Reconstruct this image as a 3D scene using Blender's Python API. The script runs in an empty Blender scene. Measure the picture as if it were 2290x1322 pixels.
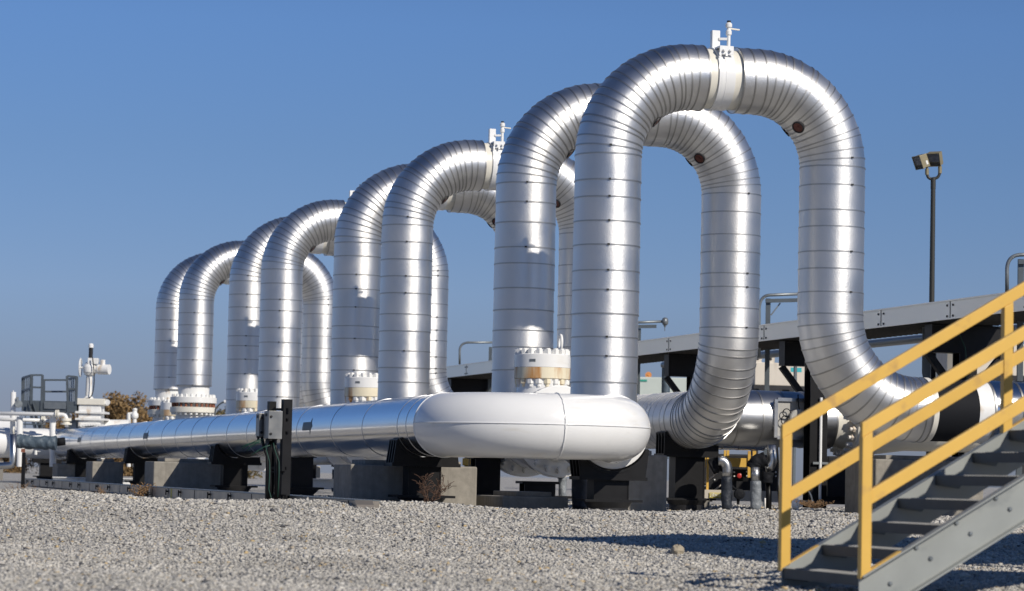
import bpy, math, random
import numpy as np
from mathutils import Vector, Matrix

SC = bpy.context.scene
COL = SC.collection
rnd = random.Random(7)
PI = math.pi

# ------------------------------------------------------------------ camera
F, PITCH, ROLL, CZ = 6070.0, 0.0667, 0.0218, 0.52
CX, CY = 1145.0, 661.0
cp, sp = math.cos(PITCH), math.sin(PITCH)
cr, sr = math.cos(ROLL), math.sin(ROLL)
R0, U0, F0 = Vector((1, 0, 0)), Vector((0, -sp, cp)), Vector((0, cp, sp))
CAM = Vector((0, 0, CZ))

def ray(px, py):
    dx, dy = px - CX, py - CY
    a, b = dx * cr + dy * sr, -dx * sr + dy * cr
    return F0 + R0 * (a / F) - U0 * (b / F)

def at(px, py, Y):
    """world point seen at photograph pixel px,py at depth Y"""
    d = ray(px, py)
    return CAM + d * (Y / d.y)

def proj(p):
    p = Vector(p) - CAM
    Z = p.dot(F0); a = p.dot(R0) * F / Z; b = -p.dot(U0) * F / Z
    return CX + a * cr - b * sr, CY + a * sr + b * cr

cam_d = bpy.data.cameras.new("camera"); cam = bpy.data.objects.new("camera", cam_d); COL.objects.link(cam)
right = R0 * cr + U0 * sr; upv = U0 * cr - R0 * sr
m = Matrix((right, upv, -F0)).transposed().to_4x4(); m.translation = CAM
cam.matrix_world = m
cam_d.sensor_width = 36; cam_d.lens = F / 2290 * 36
cam_d.clip_start = .1; cam_d.clip_end = 6000
cam_d.dof.use_dof = True; cam_d.dof.focus_distance = 41; cam_d.dof.aperture_fstop = 3.0
SC.camera = cam

# ------------------------------------------------------------------ plant frame: u across a loop, v along the row
PHI = 0.2751
UD = Vector((math.cos(PHI), math.sin(PHI), 0)); VD = Vector((-math.sin(PHI), math.cos(PHI), 0)); ZD = Vector((0, 0, 1))
ORG = Vector((1.39, 40.2532, 0))
def uv(u, v, z=0.0): return ORG + UD * u + VD * v + ZD * z
def solve_v(px, u, z, lo=-12, hi=150):
    for _ in range(60):
        mid = (lo + hi) / 2
        if proj(uv(u, mid, z))[0] > px: lo = mid
        else: hi = mid
    return (lo + hi) / 2
def uv_of(p):
    d = Vector(p) - ORG
    return d.dot(UD), d.dot(VD)

# ------------------------------------------------------------------ materials
MATS = {}
def mat(name, col, rough=.5, metal=0., bump=None, var=None, spec=None, coat=0, stain=None, warp=None, aniso=0):
    """bump=(scale,strength,dist)  var=(scale,amount)  stain=(colour,scale,lo,hi,(sx,sy,sz))"""
    mt = bpy.data.materials.new(name); mt.use_nodes = True
    nt = mt.node_tree; N = nt.nodes; L = nt.links
    b = N["Principled BSDF"]
    b.inputs["Base Color"].default_value = (*col, 1); b.inputs["Roughness"].default_value = rough
    b.inputs["Metallic"].default_value = metal
    if spec is not None: b.inputs["Specular IOR Level"].default_value = spec
    if coat: b.inputs["Coat Weight"].default_value = coat; b.inputs["Coat Roughness"].default_value = .08
    tc = N.new("ShaderNodeNewGeometry")
    csock = None
    if var:
        n = N.new("ShaderNodeTexNoise"); n.inputs["Scale"].default_value = var[0]; n.inputs["Detail"].default_value = 6
        L.new(tc.outputs["Position"], n.inputs["Vector"])
        r = N.new("ShaderNodeMapRange"); r.inputs[1].default_value = .25; r.inputs[2].default_value = .75
        r.inputs[3].default_value = 1 - var[1]; r.inputs[4].default_value = 1 + var[1]
        L.new(n.outputs["Fac"], r.inputs[0])
        mx = N.new("ShaderNodeMix"); mx.data_type = 'RGBA'; mx.blend_type = 'MULTIPLY'; mx.inputs[0].default_value = 1
        mx.inputs[6].default_value = (*col, 1); L.new(r.outputs[0], mx.inputs[7])
        csock = mx.outputs[2]
        if metal > .5:
            rr = N.new("ShaderNodeMapRange"); rr.inputs[1].default_value = .3; rr.inputs[2].default_value = .7
            rr.inputs[3].default_value = rough * .8; rr.inputs[4].default_value = rough * 1.2
            L.new(n.outputs["Fac"], rr.inputs[0]); L.new(rr.outputs[0], b.inputs["Roughness"])
    if stain:
        mp = N.new("ShaderNodeMapping"); mp.inputs["Scale"].default_value = stain[4]
        L.new(tc.outputs["Position"], mp.inputs["Vector"])
        n = N.new("ShaderNodeTexNoise"); n.inputs["Scale"].default_value = stain[1]; n.inputs["Detail"].default_value = 5
        L.new(mp.outputs[0], n.inputs["Vector"])
        r = N.new("ShaderNodeMapRange"); r.inputs[1].default_value = stain[2]; r.inputs[2].default_value = stain[3]
        L.new(n.outputs["Fac"], r.inputs[0])
        mx = N.new("ShaderNodeMix"); mx.data_type = 'RGBA'
        L.new(r.outputs[0], mx.inputs[0])
        if csock: L.new(csock, mx.inputs[6])
        else: mx.inputs[6].default_value = (*col, 1)
        mx.inputs[7].default_value = (*stain[0], 1)
        csock = mx.outputs[2]
    if csock: L.new(csock, b.inputs["Base Color"])
    if bump:
        n = N.new("ShaderNodeTexNoise"); n.inputs["Scale"].default_value = bump[0]; n.inputs["Detail"].default_value = 3
        L.new(tc.outputs["Position"], n.inputs["Vector"])
        bp = N.new("ShaderNodeBump"); bp.inputs["Strength"].default_value = bump[1]; bp.inputs["Distance"].default_value = bump[2]
        L.new(n.outputs["Fac"], bp.inputs["Height"]); L.new(bp.outputs[0], b.inputs["Normal"])
        if warp:
            n2 = N.new("ShaderNodeTexNoise"); n2.inputs["Scale"].default_value = warp[0]; n2.inputs["Detail"].default_value = 2
            L.new(tc.outputs["Position"], n2.inputs["Vector"])
            b2 = N.new("ShaderNodeBump"); b2.inputs["Strength"].default_value = warp[1]; b2.inputs["Distance"].default_value = warp[2]
            L.new(n2.outputs["Fac"], b2.inputs["Height"]); L.new(b2.outputs[0], bp.inputs["Normal"])
    if aniso:
        tg_ = N.new("ShaderNodeTangent"); tg_.direction_type = 'UV_MAP'; tg_.uv_map = "axis"
        b.inputs["Anisotropic"].default_value = aniso; L.new(tg_.outputs[0], b.inputs["Tangent"])
    MATS[name] = mt
    return mt

mat("jacket", (.74, .735, .72), .45, 1, bump=(50, .30, .008), var=(1.3, .08), warp=(3.2, .12, .03), aniso=.42)
mat("soft_jacket", (.52, .52, .515), .34, 1, bump=(20, .06, .01), var=(1.1, .07), warp=(3, .12, .03))
mat("band", (.44, .435, .42), .42, 1)
mat("panel_grey", (.40, .39, .36), .5, 0, var=(4, .06))
mat("seal", (.03, .03, .03), .6)
mat("smooth_jacket", (.68, .69, .70), .17, 1, bump=(1.6, .06, .02), var=(.9, .05))
mat("seam", (.6, .6, .6), .3, 1)
mat("white", (.80, .80, .785), .24, 0, bump=(9, .08, .004), coat=.25, var=(2.5, .025), stain=((.66, .63, .56), 2.4, .60, .95, (.7, .7, 3)))
mat("white_flat", (.78, .78, .76), .45, 0, var=(6, .05), stain=((.45, .30, .14), 3.2, .60, .78, (1, 1, .5)))
mat("cream", (.74, .71, .62), .4, 0, var=(5, .05))
mat("rusty_cream", (.74, .67, .50), .5, 0, var=(5, .06), stain=((.46, .21, .05), 2.6, .47, .66, (1.6, 1.6, .35)))
mat("rust", (.22, .08, .045), .8, 0, var=(20, .3))
mat("red_disc", (.13, .035, .022), .55, 0, var=(14, .3))
mat("black", (.007, .007, .008), .45, 0, var=(6, .3), bump=(25, .1, .003), spec=.25)
mat("black_matte", (.008, .009, .012), .75, 0, spec=.2)
mat("dark_steel", (.022, .022, .024), .5, 0, var=(5, .25), spec=.3)
mat("grey_steel", (.22, .24, .25), .42, .55, var=(6, .12))
mat("dark_grey_steel", (.11, .13, .145), .45, .4, var=(6, .12))
mat("tray", (.82, .78, .70), .34, .9)
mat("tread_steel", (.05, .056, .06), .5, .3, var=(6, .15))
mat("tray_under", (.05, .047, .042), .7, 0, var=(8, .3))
mat("beige_tray", (.27, .24, .205), .4, .6, var=(3, .1))
mat("stainless", (.27, .27, .26), .38, .8, var=(5, .08))
mat("concrete", (.27, .25, .215), .9, 0, var=(9, .18), bump=(30, .4, .01), stain=((.20, .185, .16), 3, .5, .75, (3, 3, .25)))
mat("yellow", (.69, .425, .085), .42, 0, var=(4, .05), stain=((.50, .30, .09), 5.5, .60, .74, (1, 1, 1)))
mat("stair_grey", (.285, .30, .285), .5, .15, var=(3, .10), stain=((.16, .175, .18), 2.2, .58, .72, (1, 1, 1.6)))
mat("grating", (.34, .34, .33), .5, .5, var=(8, .15))
mat("beige", (.58, .53, .45), .6, 0, var=(2, .04), stain=((.42, .36, .28), 2, .6, .8, (2, 2, .3)))
mat("pale_green", (.50, .55, .50), .6, 0, var=(2, .04))
mat("green_sign", (.03, .30, .22), .5)
mat("teal_sign", (.02, .36, .40), .5)
mat("orange", (.62, .25, .07), .7, 0, var=(20, .3))
mat("wrap_blue", (.07, .10, .13), .6, 0, bump=(7, .8, .05), var=(5, .15))
mat("wrap_navy", (.022, .028, .04), .6, 0, bump=(7, .8, .05))
mat("wrap_grey", (.20, .22, .24), .5, 0, bump=(9, .8, .05), var=(5, .1))
mat("wire_green", (.010, .05, .034), .5)
mat("tag_yellow", (.62, .50, .04), .5)
mat("letter_white", (.88, .86, .70), .5)
mat("copper", (.36, .15, .08), .6, 0, var=(12, .2))
mat("red_knob", (.45, .03, .025), .45)
mat("lamp_bronze", (.25, .215, .13), .5, .2, var=(6, .1))
mat("dark_bronze", (.045, .045, .04), .5, .3)
mat("lens", (.10, .11, .13), .12, 0, var=(12, .5))
mat("arrow", (.055, .075, .08), .5)
mat("twig", (.10, .055, .035), .9, 0, var=(20, .3))
mat("weed", (.26, .16, .08), .9, 0, var=(20, .3))
mat("bark", (.11, .08, .06), .9, 0, var=(4, .2))
mat("stone", (.36, .31, .23), .9, 0, var=(9, .2), bump=(20, .5, .02))

def leaf_mat(name, c1, c2):
    mt = bpy.data.materials.new(name); mt.use_nodes = True; nt = mt.node_tree
    b = nt.nodes["Principled BSDF"]; b.inputs["Roughness"].default_value = .8
    g = nt.nodes.new("ShaderNodeNewGeometry"); r = nt.nodes.new("ShaderNodeValToRGB")
    r.color_ramp.elements[0].color = (*c1, 1); r.color_ramp.elements[1].color = (*c2, 1)
    nt.links.new(g.outputs["Random Per Island"], r.inputs[0]); nt.links.new(r.outputs[0], b.inputs["Base Color"])
    MATS[name] = mt
leaf_mat("leaf_brown", (.16, .105, .045), (.29, .18, .075))
leaf_mat("leaf_olive", (.07, .065, .025), (.20, .14, .05))

def gravel_mat():
    mt = bpy.data.materials.new("gravel_stones"); mt.use_nodes = True; nt = mt.node_tree; N, L = nt.nodes, nt.links
    b = N["Principled BSDF"]; b.inputs["Roughness"].default_value = .85
    g = N.new("ShaderNodeNewGeometry"); r = N.new("ShaderNodeValToRGB"); e = r.color_ramp.elements
    r.color_ramp.interpolation = 'CONSTANT'
    stops = [(0, (.07, .07, .075)), (.035, (.30, .29, .27)), (.2, (.42, .40, .36)), (.45, (.485, .462, .415)), (.72, (.535, .51, .46)),
             (.92, (.57, .55, .51)), (.96, (.48, .36, .19)), (.975, (.42, .36, .28))]
    e[0].position, e[0].color = stops[0][0], (*stops[0][1], 1); e[1].position, e[1].color = stops[1][0], (*stops[1][1], 1)
    for p, c in stops[2:]:
        x = e.new(p); x.color = (*c, 1)
    L.new(g.outputs["Random Per Island"], r.inputs[0])
    mp = N.new("ShaderNodeMapping"); mp.inputs["Scale"].default_value = (.35, .9, .5); L.new(g.outputs["Position"], mp.inputs["Vector"])
    n = N.new("ShaderNodeTexNoise"); n.inputs["Scale"].default_value = .9; n.inputs["Detail"].default_value = 4; L.new(mp.outputs[0], n.inputs["Vector"])
    mr = N.new("ShaderNodeMapRange"); mr.inputs[1].default_value = .3; mr.inputs[2].default_value = .7; mr.inputs[3].default_value = .84; mr.inputs[4].default_value = 1.13; L.new(n.outputs["Fac"], mr.inputs[0])
    mx = N.new("ShaderNodeMix"); mx.data_type = 'RGBA'; mx.blend_type = 'MULTIPLY'; mx.inputs[0].default_value = 1
    L.new(r.outputs[0], mx.inputs[6]); L.new(mr.outputs[0], mx.inputs[7]); L.new(mx.outputs[2], b.inputs["Base Color"])
    MATS["gravel_stones"] = mt
    mt = bpy.data.materials.new("gravel_ground"); mt.use_nodes = True; nt = mt.node_tree; N, L = nt.nodes, nt.links
    b = N["Principled BSDF"]; b.inputs["Roughness"].default_value = .95
    tc = N.new("ShaderNodeTexCoord")
    v = N.new("ShaderNodeTexVoronoi"); v.inputs["Scale"].default_value = 17; L.new(tc.outputs["Object"], v.inputs["Vector"])
    sx = N.new("ShaderNodeSeparateColor"); L.new(v.outputs["Color"], sx.inputs[0])
    r = N.new("ShaderNodeValToRGB"); e = r.color_ramp.elements
    e[0].color = (.24, .235, .225, 1); e[1].color = (.52, .50, .46, 1)
    L.new(sx.outputs[0], r.inputs[0])
    n = N.new("ShaderNodeTexNoise"); n.inputs["Scale"].default_value = .35; n.inputs["Detail"].default_value = 5
    L.new(tc.outputs["Object"], n.inputs["Vector"])
    mr = N.new("ShaderNodeMapRange"); mr.inputs[1].default_value = .3; mr.inputs[2].default_value = .7; mr.inputs[3].default_value = .8; mr.inputs[4].default_value = 1.12
    L.new(n.outputs["Fac"], mr.inputs[0])
    mx = N.new("ShaderNodeMix"); mx.data_type = 'RGBA'; mx.blend_type = 'MULTIPLY'; mx.inputs[0].default_value = 1
    L.new(r.outputs[0], mx.inputs[6]); L.new(mr.outputs[0], mx.inputs[7]); L.new(mx.outputs[2], b.inputs["Base Color"])
    bp = N.new("ShaderNodeBump"); bp.inputs["Strength"].default_value = .8; bp.inputs["Distance"].default_value = .03
    L.new(v.outputs["Distance"], bp.inputs["Height"]); bp.invert = True; L.new(bp.outputs[0], b.inputs["Normal"])
    MATS["gravel_ground"] = mt
gravel_mat()

# ------------------------------------------------------------------ objects
def thing(name, label, cat, loc=(0, 0, 0), group=None):
    o = bpy.data.objects.new(name, None); COL.objects.link(o); o.location = loc
    o.empty_display_size = .2
    o["label"] = label; o["category"] = cat
    if group: o["group"] = group
    return o
def tag(o, label, cat, group=None):
    o["label"] = label; o["category"] = cat
    if group: o["group"] = group
    return o
def root_loc(o):
    while o.parent: o = o.parent
    return Vector(o.location)

def perp(t):
    t = t.normalized()
    a = Vector((0, 0, 1)) if abs(t.z) < .9 else Vector((1, 0, 0))
    n = a.cross(t).normalized()
    return n, t.cross(n).normalized()

class MB:
    def __init__(s): s.v, s.f, s.m, s.sm, s.uv, s.k = [], [], [], [], {}, 0
    def mt(s, k): s.k = k; return s
    def face(s, idx, smooth=False): s.f.append(idx); s.m.append(s.k); s.sm.append(smooth)
    def box(s, c, hx, hy, hz, ax=None):
        X, Y, Z = ax or (Vector((1, 0, 0)), Vector((0, 1, 0)), ZD)
        c = Vector(c); b = len(s.v)
        for k in range(8):
            s.v.append(c + X * (hx if k & 1 else -hx) + Y * (hy if k & 2 else -hy) + Z * (hz if k & 4 else -hz))
        for q in ((0, 2, 3, 1), (4, 5, 7, 6), (0, 1, 5, 4), (2, 6, 7, 3), (0, 4, 6, 2), (1, 3, 7, 5)):
            s.face([b + i for i in q])
        return s
    def buv(s, u0, u1, v0, v1, z0, z1):
        return s.box(uv((u0 + u1) / 2, (v0 + v1) / 2, (z0 + z1) / 2), abs(u1 - u0) / 2, abs(v1 - v0) / 2, abs(z1 - z0) / 2, (UD, VD, ZD))
    def beam(s, p0, p1, w, h, up=ZD):
        p0, p1 = Vector(p0), Vector(p1); t = (p1 - p0); l = t.length; t.normalize()
        x = t.cross(up)
        x = x.normalized() if x.length > 1e-5 else Vector((1, 0, 0))
        y = x.cross(t).normalized()
        return s.box((p0 + p1) / 2, w / 2, l / 2, h / 2, (x, t, y))
    def ring(s, c, n, b, r, seg=24):
        k = len(s.v)
        for i in range(seg):
            a = 2 * PI * i / seg
            s.v.append(c + n * (math.cos(a) * r) + b * (math.sin(a) * r))
        return k
    def strip(s, k0, k1, seg, smooth=True, uvs=None):
        for i in range(seg):
            j = (i + 1) % seg
            if uvs: s.uv[len(s.f)] = [(uvs[0], i / seg), (uvs[0], (i + 1) / seg), (uvs[1], (i + 1) / seg), (uvs[1], i / seg)]
            s.face([k0 + i, k0 + j, k1 + j, k1 + i], smooth)
    def lathe(s, p, t, prof, seg=24, cap0=True, cap1=True, hard=True):
        """prof: list of (distance along t, radius)"""
        p, t = Vector(p), Vector(t).normalized(); n, b = perp(t)
        first = last = None
        for (d0, r0), (d1, r1) in zip(prof, prof[1:]):
            k0 = s.ring(p + t * d0, n, b, r0, seg) if (hard or last is None) else last
            k1 = s.ring(p + t * d1, n, b, r1, seg)
            s.strip(k0, k1, seg, seg > 8)
            if first is None: first = k0
            last = k1
        if cap0:
            k = s.ring(p + t * prof[0][0], n, b, prof[0][1], seg); s.face([k + i for i in range(seg)][::-1])
        if cap1:
            k = s.ring(p + t * prof[-1][0], n, b, prof[-1][1], seg); s.face([k + i for i in range(seg)])
        return s
    def cyl(s, p0, p1, r, seg=16, r1=None, caps=True):
        p0, p1 = Vector(p0), Vector(p1)
        return s.lathe(p0, p1 - p0, [(0, r), ((p1 - p0).length, r if r1 is None else r1)], seg, caps, caps)
    def tube(s, pts, r, seg=10, caps=True):
        pts = [Vector(p) for p in pts]; n = None; last = None
        for i, p in enumerate(pts):
            t = (pts[min(i + 1, len(pts) - 1)] - pts[max(i - 1, 0)]).normalized()
            if n is None: n, b = perp(t)
            else:
                n = (n - t * n.dot(t)).normalized(); b = t.cross(n)
            k = s.ring(p, n, b, r[i] if isinstance(r, (list, tuple)) else r, seg)
            if last is not None: s.strip(last, k, seg)
            elif caps: s.face([k + j for j in range(seg)][::-1])
            last = k
        if caps: s.face([last + j for j in range(seg)])
        return s
    def prism(s, poly, d):
        d = Vector(d); n = len(poly); b = len(s.v)
        s.v += [Vector(p) for p in poly] + [Vector(p) + d for p in poly]
        s.face(list(range(b, b + n))[::-1]); s.face(list(range(b + n, b + 2 * n)))
        for i in range(n):
            j = (i + 1) % n; s.face([b + i, b + j, b + n + j, b + n + i])
        return s
    def nut(s, p, t, r, h, stud=.0):
        s.lathe(p, t, [(0, r), (h, r)], 6)
        if stud: s.lathe(Vector(p) + Vector(t).normalized() * h, t, [(0, r * .66), (stud, r * .66)], 10, cap0=False)
        return s
    def build(s, name, mats, parent=None, bev=0):
        me = bpy.data.meshes.new(name)
        off = root_loc(parent) if parent else Vector((0, 0, 0))
        me.from_pydata([tuple(p - off) for p in s.v], [], s.f)
        mats = mats if isinstance(mats, (list, tuple)) else [mats]
        for k in mats: me.materials.append(MATS[k])
        me.polygons.foreach_set("material_index", s.m); me.polygons.foreach_set("use_smooth", s.sm)
        if s.uv:
            ul = me.uv_layers.new(name="axis"); arr = []
            for fi, f in enumerate(s.f): arr += s.uv.get(fi) or [(0, 0)] * len(f)
            ul.data.foreach_set("uv", [x for q in arr for x in q])
        me.update()
        o = bpy.data.objects.new(name, me); COL.objects.link(o)
        if parent: o.parent = parent
        if bev:
            md = o.modifiers.new("bevel", 'BEVEL'); md.width = bev; md.segments = 2; md.limit_method = 'ANGLE'
        return o

def arc_pts(c, a, b, r, a0, a1, n):
    return [Vector(c) + a * (math.cos(a0 + (a1 - a0) * i / n) * r) + b * (math.sin(a0 + (a1 - a0) * i / n) * r) for i in range(n + 1)]

# ------------------------------------------------------------------ banded jacket along a path
class Path:
    """lines and arcs; each primitive gives its own band stations"""
    def __init__(s): s.st = []          # (pos, tangent)
    def add(s, p, t):
        if s.st and (s.st[-1][0] - p).length < 1e-4: s.st[-1] = (p, t)
        else: s.st.append((p, t))
    def line(s, p0, p1, step, rg, jit=.18):
        t = (p1 - p0).normalized(); L = (p1 - p0).length; n = max(1, round(L / step))
        s.add(p0, t)
        for i in range(1, n):
            s.add(p0 + t * (L * (i + rg.uniform(-jit, jit)) / n), t)
        s.add(p1, t)
    def arc(s, c, a, b, r, n):          # from c+a*r, tangent b, to c+b*r
        for i in range(n + 1):
            th = PI / 2 * (i + (rnd.uniform(-.24, .24) if 0 < i < n else 0)) / n
            s.add(c + a * (math.cos(th) * r) + b * (math.sin(th) * r), -a * math.sin(th) + b * math.cos(th))

def jacket(mb, st, r, rg, seg=56, bw=.02, bh=.005, every=1, lap=.005):
    n = None; fr = []
    for p, t in st:
        if n is None: n, b = perp(t)
        else: n = (n - t * n.dot(t)).normalized(); b = t.cross(n)
        fr.append((p, t, n.copy(), b.copy()))
    mb.mt(0)
    sl = 0
    for (p0, t0, n0, b0), (p1, t1, n1, b1) in zip(fr, fr[1:]):
        s0 = sl; sl += (p1 - p0).length
        dr = rg.uniform(-.0025, .0025)
        k0 = mb.ring(p0, n0, b0, r + dr, seg); k1 = mb.ring(p1, n1, b1, r - lap + dr, seg); mb.strip(k0, k1, seg, True, (s0, sl))
    mb.mt(1)
    for i, (p, t, nn, bb) in enumerate(fr):
        if i % every: continue
        rr = r + bh
        ks = [mb.ring(p - t * bw / 2, nn, bb, r - .004, seg), mb.ring(p - t * bw / 2, nn, bb, rr, seg)]
        mb.strip(ks[0], ks[1], seg)
        a = mb.ring(p - t * bw / 2, nn, bb, rr, seg); c = mb.ring(p + t * bw / 2, nn, bb, rr, seg); mb.strip(a, c, seg)
        a = mb.ring(p + t * bw / 2, nn, bb, rr, seg); c = mb.ring(p + t * bw / 2, nn, bb, r - .008, seg); mb.strip(a, c, seg)
    return fr

def seals(mb, fr, r, rg, k=2, azs=(-.25, -2.2)):
    mb.mt(2)
    for p, t, n, b in fr:
        if rg.random() > .55: continue
        for az in azs:
            # direction towards the viewer's side, turned about the pipe axis
            d = (-VD) - t * (-VD).dot(t)
            if d.length < .2: continue
            d.normalize(); e = t.cross(d)
            w = d * math.cos(az) + e * math.sin(az)
            mb.box(p + w * (r + .012), .018, .013, .008, (t.cross(w), t, w))
            if rg.random() < .6: break

R1, ZS, SW = 1.26, 5.32, 3.595
R2 = 1.40
LOOPS = {}
def make_loop(key, v, kind, label, seed):
    rg = random.Random(seed)
    root = thing("pipe_loop", label, "pipe loop", uv(0, v, 0), "insulated expansion loops standing in a row")
    zb = 2.90 if key[0] == 'D' else 1.25
    P = lambda h, z: uv(h, v, z)
    # left jacket
    pa = Path(); pa.line(P(0, zb), P(0, ZS), .335, rg); pa.arc(P(R1, ZS), -UD, ZD, R1, 17); pa.line(P(R1, ZS + R1), P(1.42, ZS + R1), .2, rg)
    mb = MB(); fr = jacket(mb, pa.st, .5, rg)
    mb.mt(0); e = P(1.42, ZS + R1); n, b = perp(UD)
    k0 = mb.ring(e, n, b, .497, 56); k1 = mb.ring(e, n, b, .44, 56); mb.strip(k0, k1, 56, False)
    nl = sum(1 for p, t in pa.st if t.z > .99)
    seals(mb, fr[:nl], .5, rg)
    left = mb.build("insulation_jacket", ["jacket", "band", "seal"], root)
    # right jacket
    pa = Path(); pa.line(P(1.97, ZS + R1), P(SW - R1, ZS + R1), .19, rg); pa.arc(P(SW - R1, ZS), ZD, UD, R1, 16)
    zl = 3.08; r2 = R2 if kind == 1 else 1.5
    pa.line(P(SW, ZS), P(SW, zl), .335, rg)
    if kind == 1:
        pa.arc(P(SW + r2, zl), -UD, -ZD, r2, 15); endc = P(SW + r2, zl - r2)
        pa.line(endc, endc + UD * .1, .1, rg)
    else:
        pa.arc(uv(SW, v + r2, zl), -VD, -ZD, r2, 17)
        tl = Path(); tl.line(uv(SW, v + r2, zl - r2), uv(SW, v + r2 + 4.2, zl - r2), .30, rg, .25)
        mb = MB(); jacket(mb, tl.st[1:], .497, rg, bh=.002, lap=.001); jacket(mb, tl.st[:2], .5, rg, bh=.002, lap=.003); mb.build("run_jacket", ["jacket", "band"], root)
    mb = MB(); fr = jacket(mb, pa.st, .5, rg)
    mb.mt(0); e = P(1.97, ZS + R1)
    k0 = mb.ring(e, n, b, .5, 56); k1 = mb.ring(e, n, b, .44, 56); mb.strip(k1, k0, 56, False)
    st = [x for x in fr if x[1].z < -.99]
    seals(mb, st, .5, rg)
    mb.build("insulation_jacket", ["jacket", "band", "seal"], root)
    # bare pipe at the crown
    mb = MB(); mb.cyl(P(1.30, ZS + R1), P(2.06, ZS + R1), .452, 48, caps=False); mb.build("bare_pipe", "cream", root)
    mb = MB(); mb.lathe(P(1.57, ZS + R1), UD, [(0, .453), (0, .468), (.26, .468), (.26, .453)], 48, False, False)
    mb.lathe(P(1.68, ZS + R1), UD, [(0, .468), (.003, .471), (.008, .471), (.011, .468)], 48, False, False)
    mb.build("paint_band", "white", root)
    # dark red inspection ports on the inside of both upper elbows
    for cx, sg in ((R1, -1), (SW - R1, 1)):
        for fz in (-1, 1):
            th = math.radians(44); wv_ = .52 if sg > 0 else .28; inn = UD * (-sg * math.cos(th)) - ZD * math.sin(th)
            base = P(cx, ZS) - inn * R1
            w = (inn * math.cos(wv_) - VD * (-fz) * math.sin(wv_)).normalized()
            q = base + w * .497
            mb = MB(); mb.lathe(q, w, [(0, .098), (.02, .098), (.02, .078), (.012, .078)], 24, False, False)
            mb.build("port_ring", "dark_steel", root)
            mb = MB(); mb.lathe(q, w, [(0, .078), (.013, .078)], 24); mb.lathe(q + w * .013, w, [(0, .02), (.008, .02)], 8)
            mb.build("inspection_port", "red_disc", root)
    # vent on the crown
    if kind == 1:
        zt = ZS + R1 + .46
        mb = MB(); mb.box(P(1.66, zt + .11), .065, .05, .17, (UD, VD, ZD)); mb.build("vent_post", "white", root, bev=.01)
        mb = MB(); mb.lathe(P(1.57, ZS + R1), UD, [(0, .466), (0, .48), (.06, .48), (.06, .466)], 48, False, False)
        mb.box(uv(1.70, v - .25, zt - .02), .11, .16, .012, (UD, VD, ZD))
        mb.box(uv(1.70, v - .40, zt - .08), .11, .012, .06, (UD, VD, ZD))
        for du in (-.05, .05):
            mb.nut(uv(1.70 + du, v - .41, zt - .08), -VD, .025, .03, .02); mb.beam(uv(1.64 + du, v - .42, zt - .12), uv(1.64 + du, v - .44, zt - .17), .03, .012)
        mb.build("vent_clamp", "white", root)
        mb = MB(); q = uv(1.84, v - .1, zt)
        mb.cyl(q, q + ZD * .2, .028, 10); mb.lathe(q + ZD * .2, ZD, [(0, .03), (.02, .045), (.07, .045), (.09, .03), (.12, .03), (.13, .05), (.18, .05), (.2, .03)], 12)
        mb.beam(uv(1.70, v - .05, zt + .15), q + ZD * .15, .035, .035)
        vv = mb.build("vent_valve", "white_flat", root)
        mb = MB(); mb.lathe(q + ZD * .40, ZD, [(0, .03), (.03, .03)], 8); mb.build("valve_cap", "dark_steel", vv)
        mb = MB(); mb.beam(q + ZD * .31, q + ZD * .30 + UD * .17, .03, .02); mb.build("valve_handle", "cream", vv)
    # lower end of the right leg
    if kind == 1:
        e = endc + UD * .1
        mb = MB(); mb.lathe(e, UD, [(0, .46), (.02, .50), (.10, .50), (.10, .48)], 48, False, False); mb.build("end_collar", "cream", root)
        ln = 12 if key == 'A1' else 1.5
        mb = MB(); mb.cyl(e + UD * .08, e + UD * .78, .475, 40); mb.build("black_sleeve", "black_matte", root)
        mb = MB(); mb.lathe(e + UD * .78, UD, [(0, .46), (0, .485), (.27, .485)], 40, False, False); mb.build("paint_band", "white_flat", root)
        pa = Path(); pa.line(e + UD * 1.05, e + UD * (1.05 + ln), .45, rg)
        mb = MB(); jacket(mb, pa.st, .495, rg, 40, bw=.03); p_, t_ = pa.st[-1]; n_, b_ = perp(t_); mb.mt(0); k_ = mb.ring(p_, n_, b_, .49, 40); mb.face([k_ + i_ for i_ in range(40)]); mb.build("run_jacket", ["smooth_jacket", "band"], root)
    # white flanged foot on the last pair
    if key[0] == 'D':
        q = uv(0, v, 1.25)
        mb = MB(); mb.lathe(q, ZD, [(0, .5), (.35, .5), (.37, .5), (.77, .5), (.85, .46), (1.0, .47), (1.13, .44), (1.7, .44)], 40, False, False, hard=False); mb.build("flared_neck", "white_flat", root)
        for z0, z1, mm in ((2.13, 2.29, "cream"), (2.40, 2.57, "white_flat")):
            mb = MB(); mb.lathe(uv(0, v, z0), ZD, [(0, .62), (.01, .655), (z1 - z0 - .01, .655), (z1 - z0, .62)], 40); fl = mb.build("flange", mm, root)
            if z0 < 2.3: continue
            for i in range(24):
                a = 2 * PI * i / 24; c = uv(0, v, 0) + UD * math.cos(a) * .58 + VD * math.sin(a) * .58
                mb = MB(); mb.nut(c + ZD * z1, ZD, .045, .06, .02); mb.mt(1).cyl(c + ZD * 2.29, c + ZD * 2.40, .035, 8); mb.mt(0).nut(c + ZD * 2.07, ZD, .045, .06)
                mb.build("bolt", ["white_flat", "rust"], fl)
    LOOPS[key] = root

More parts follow.
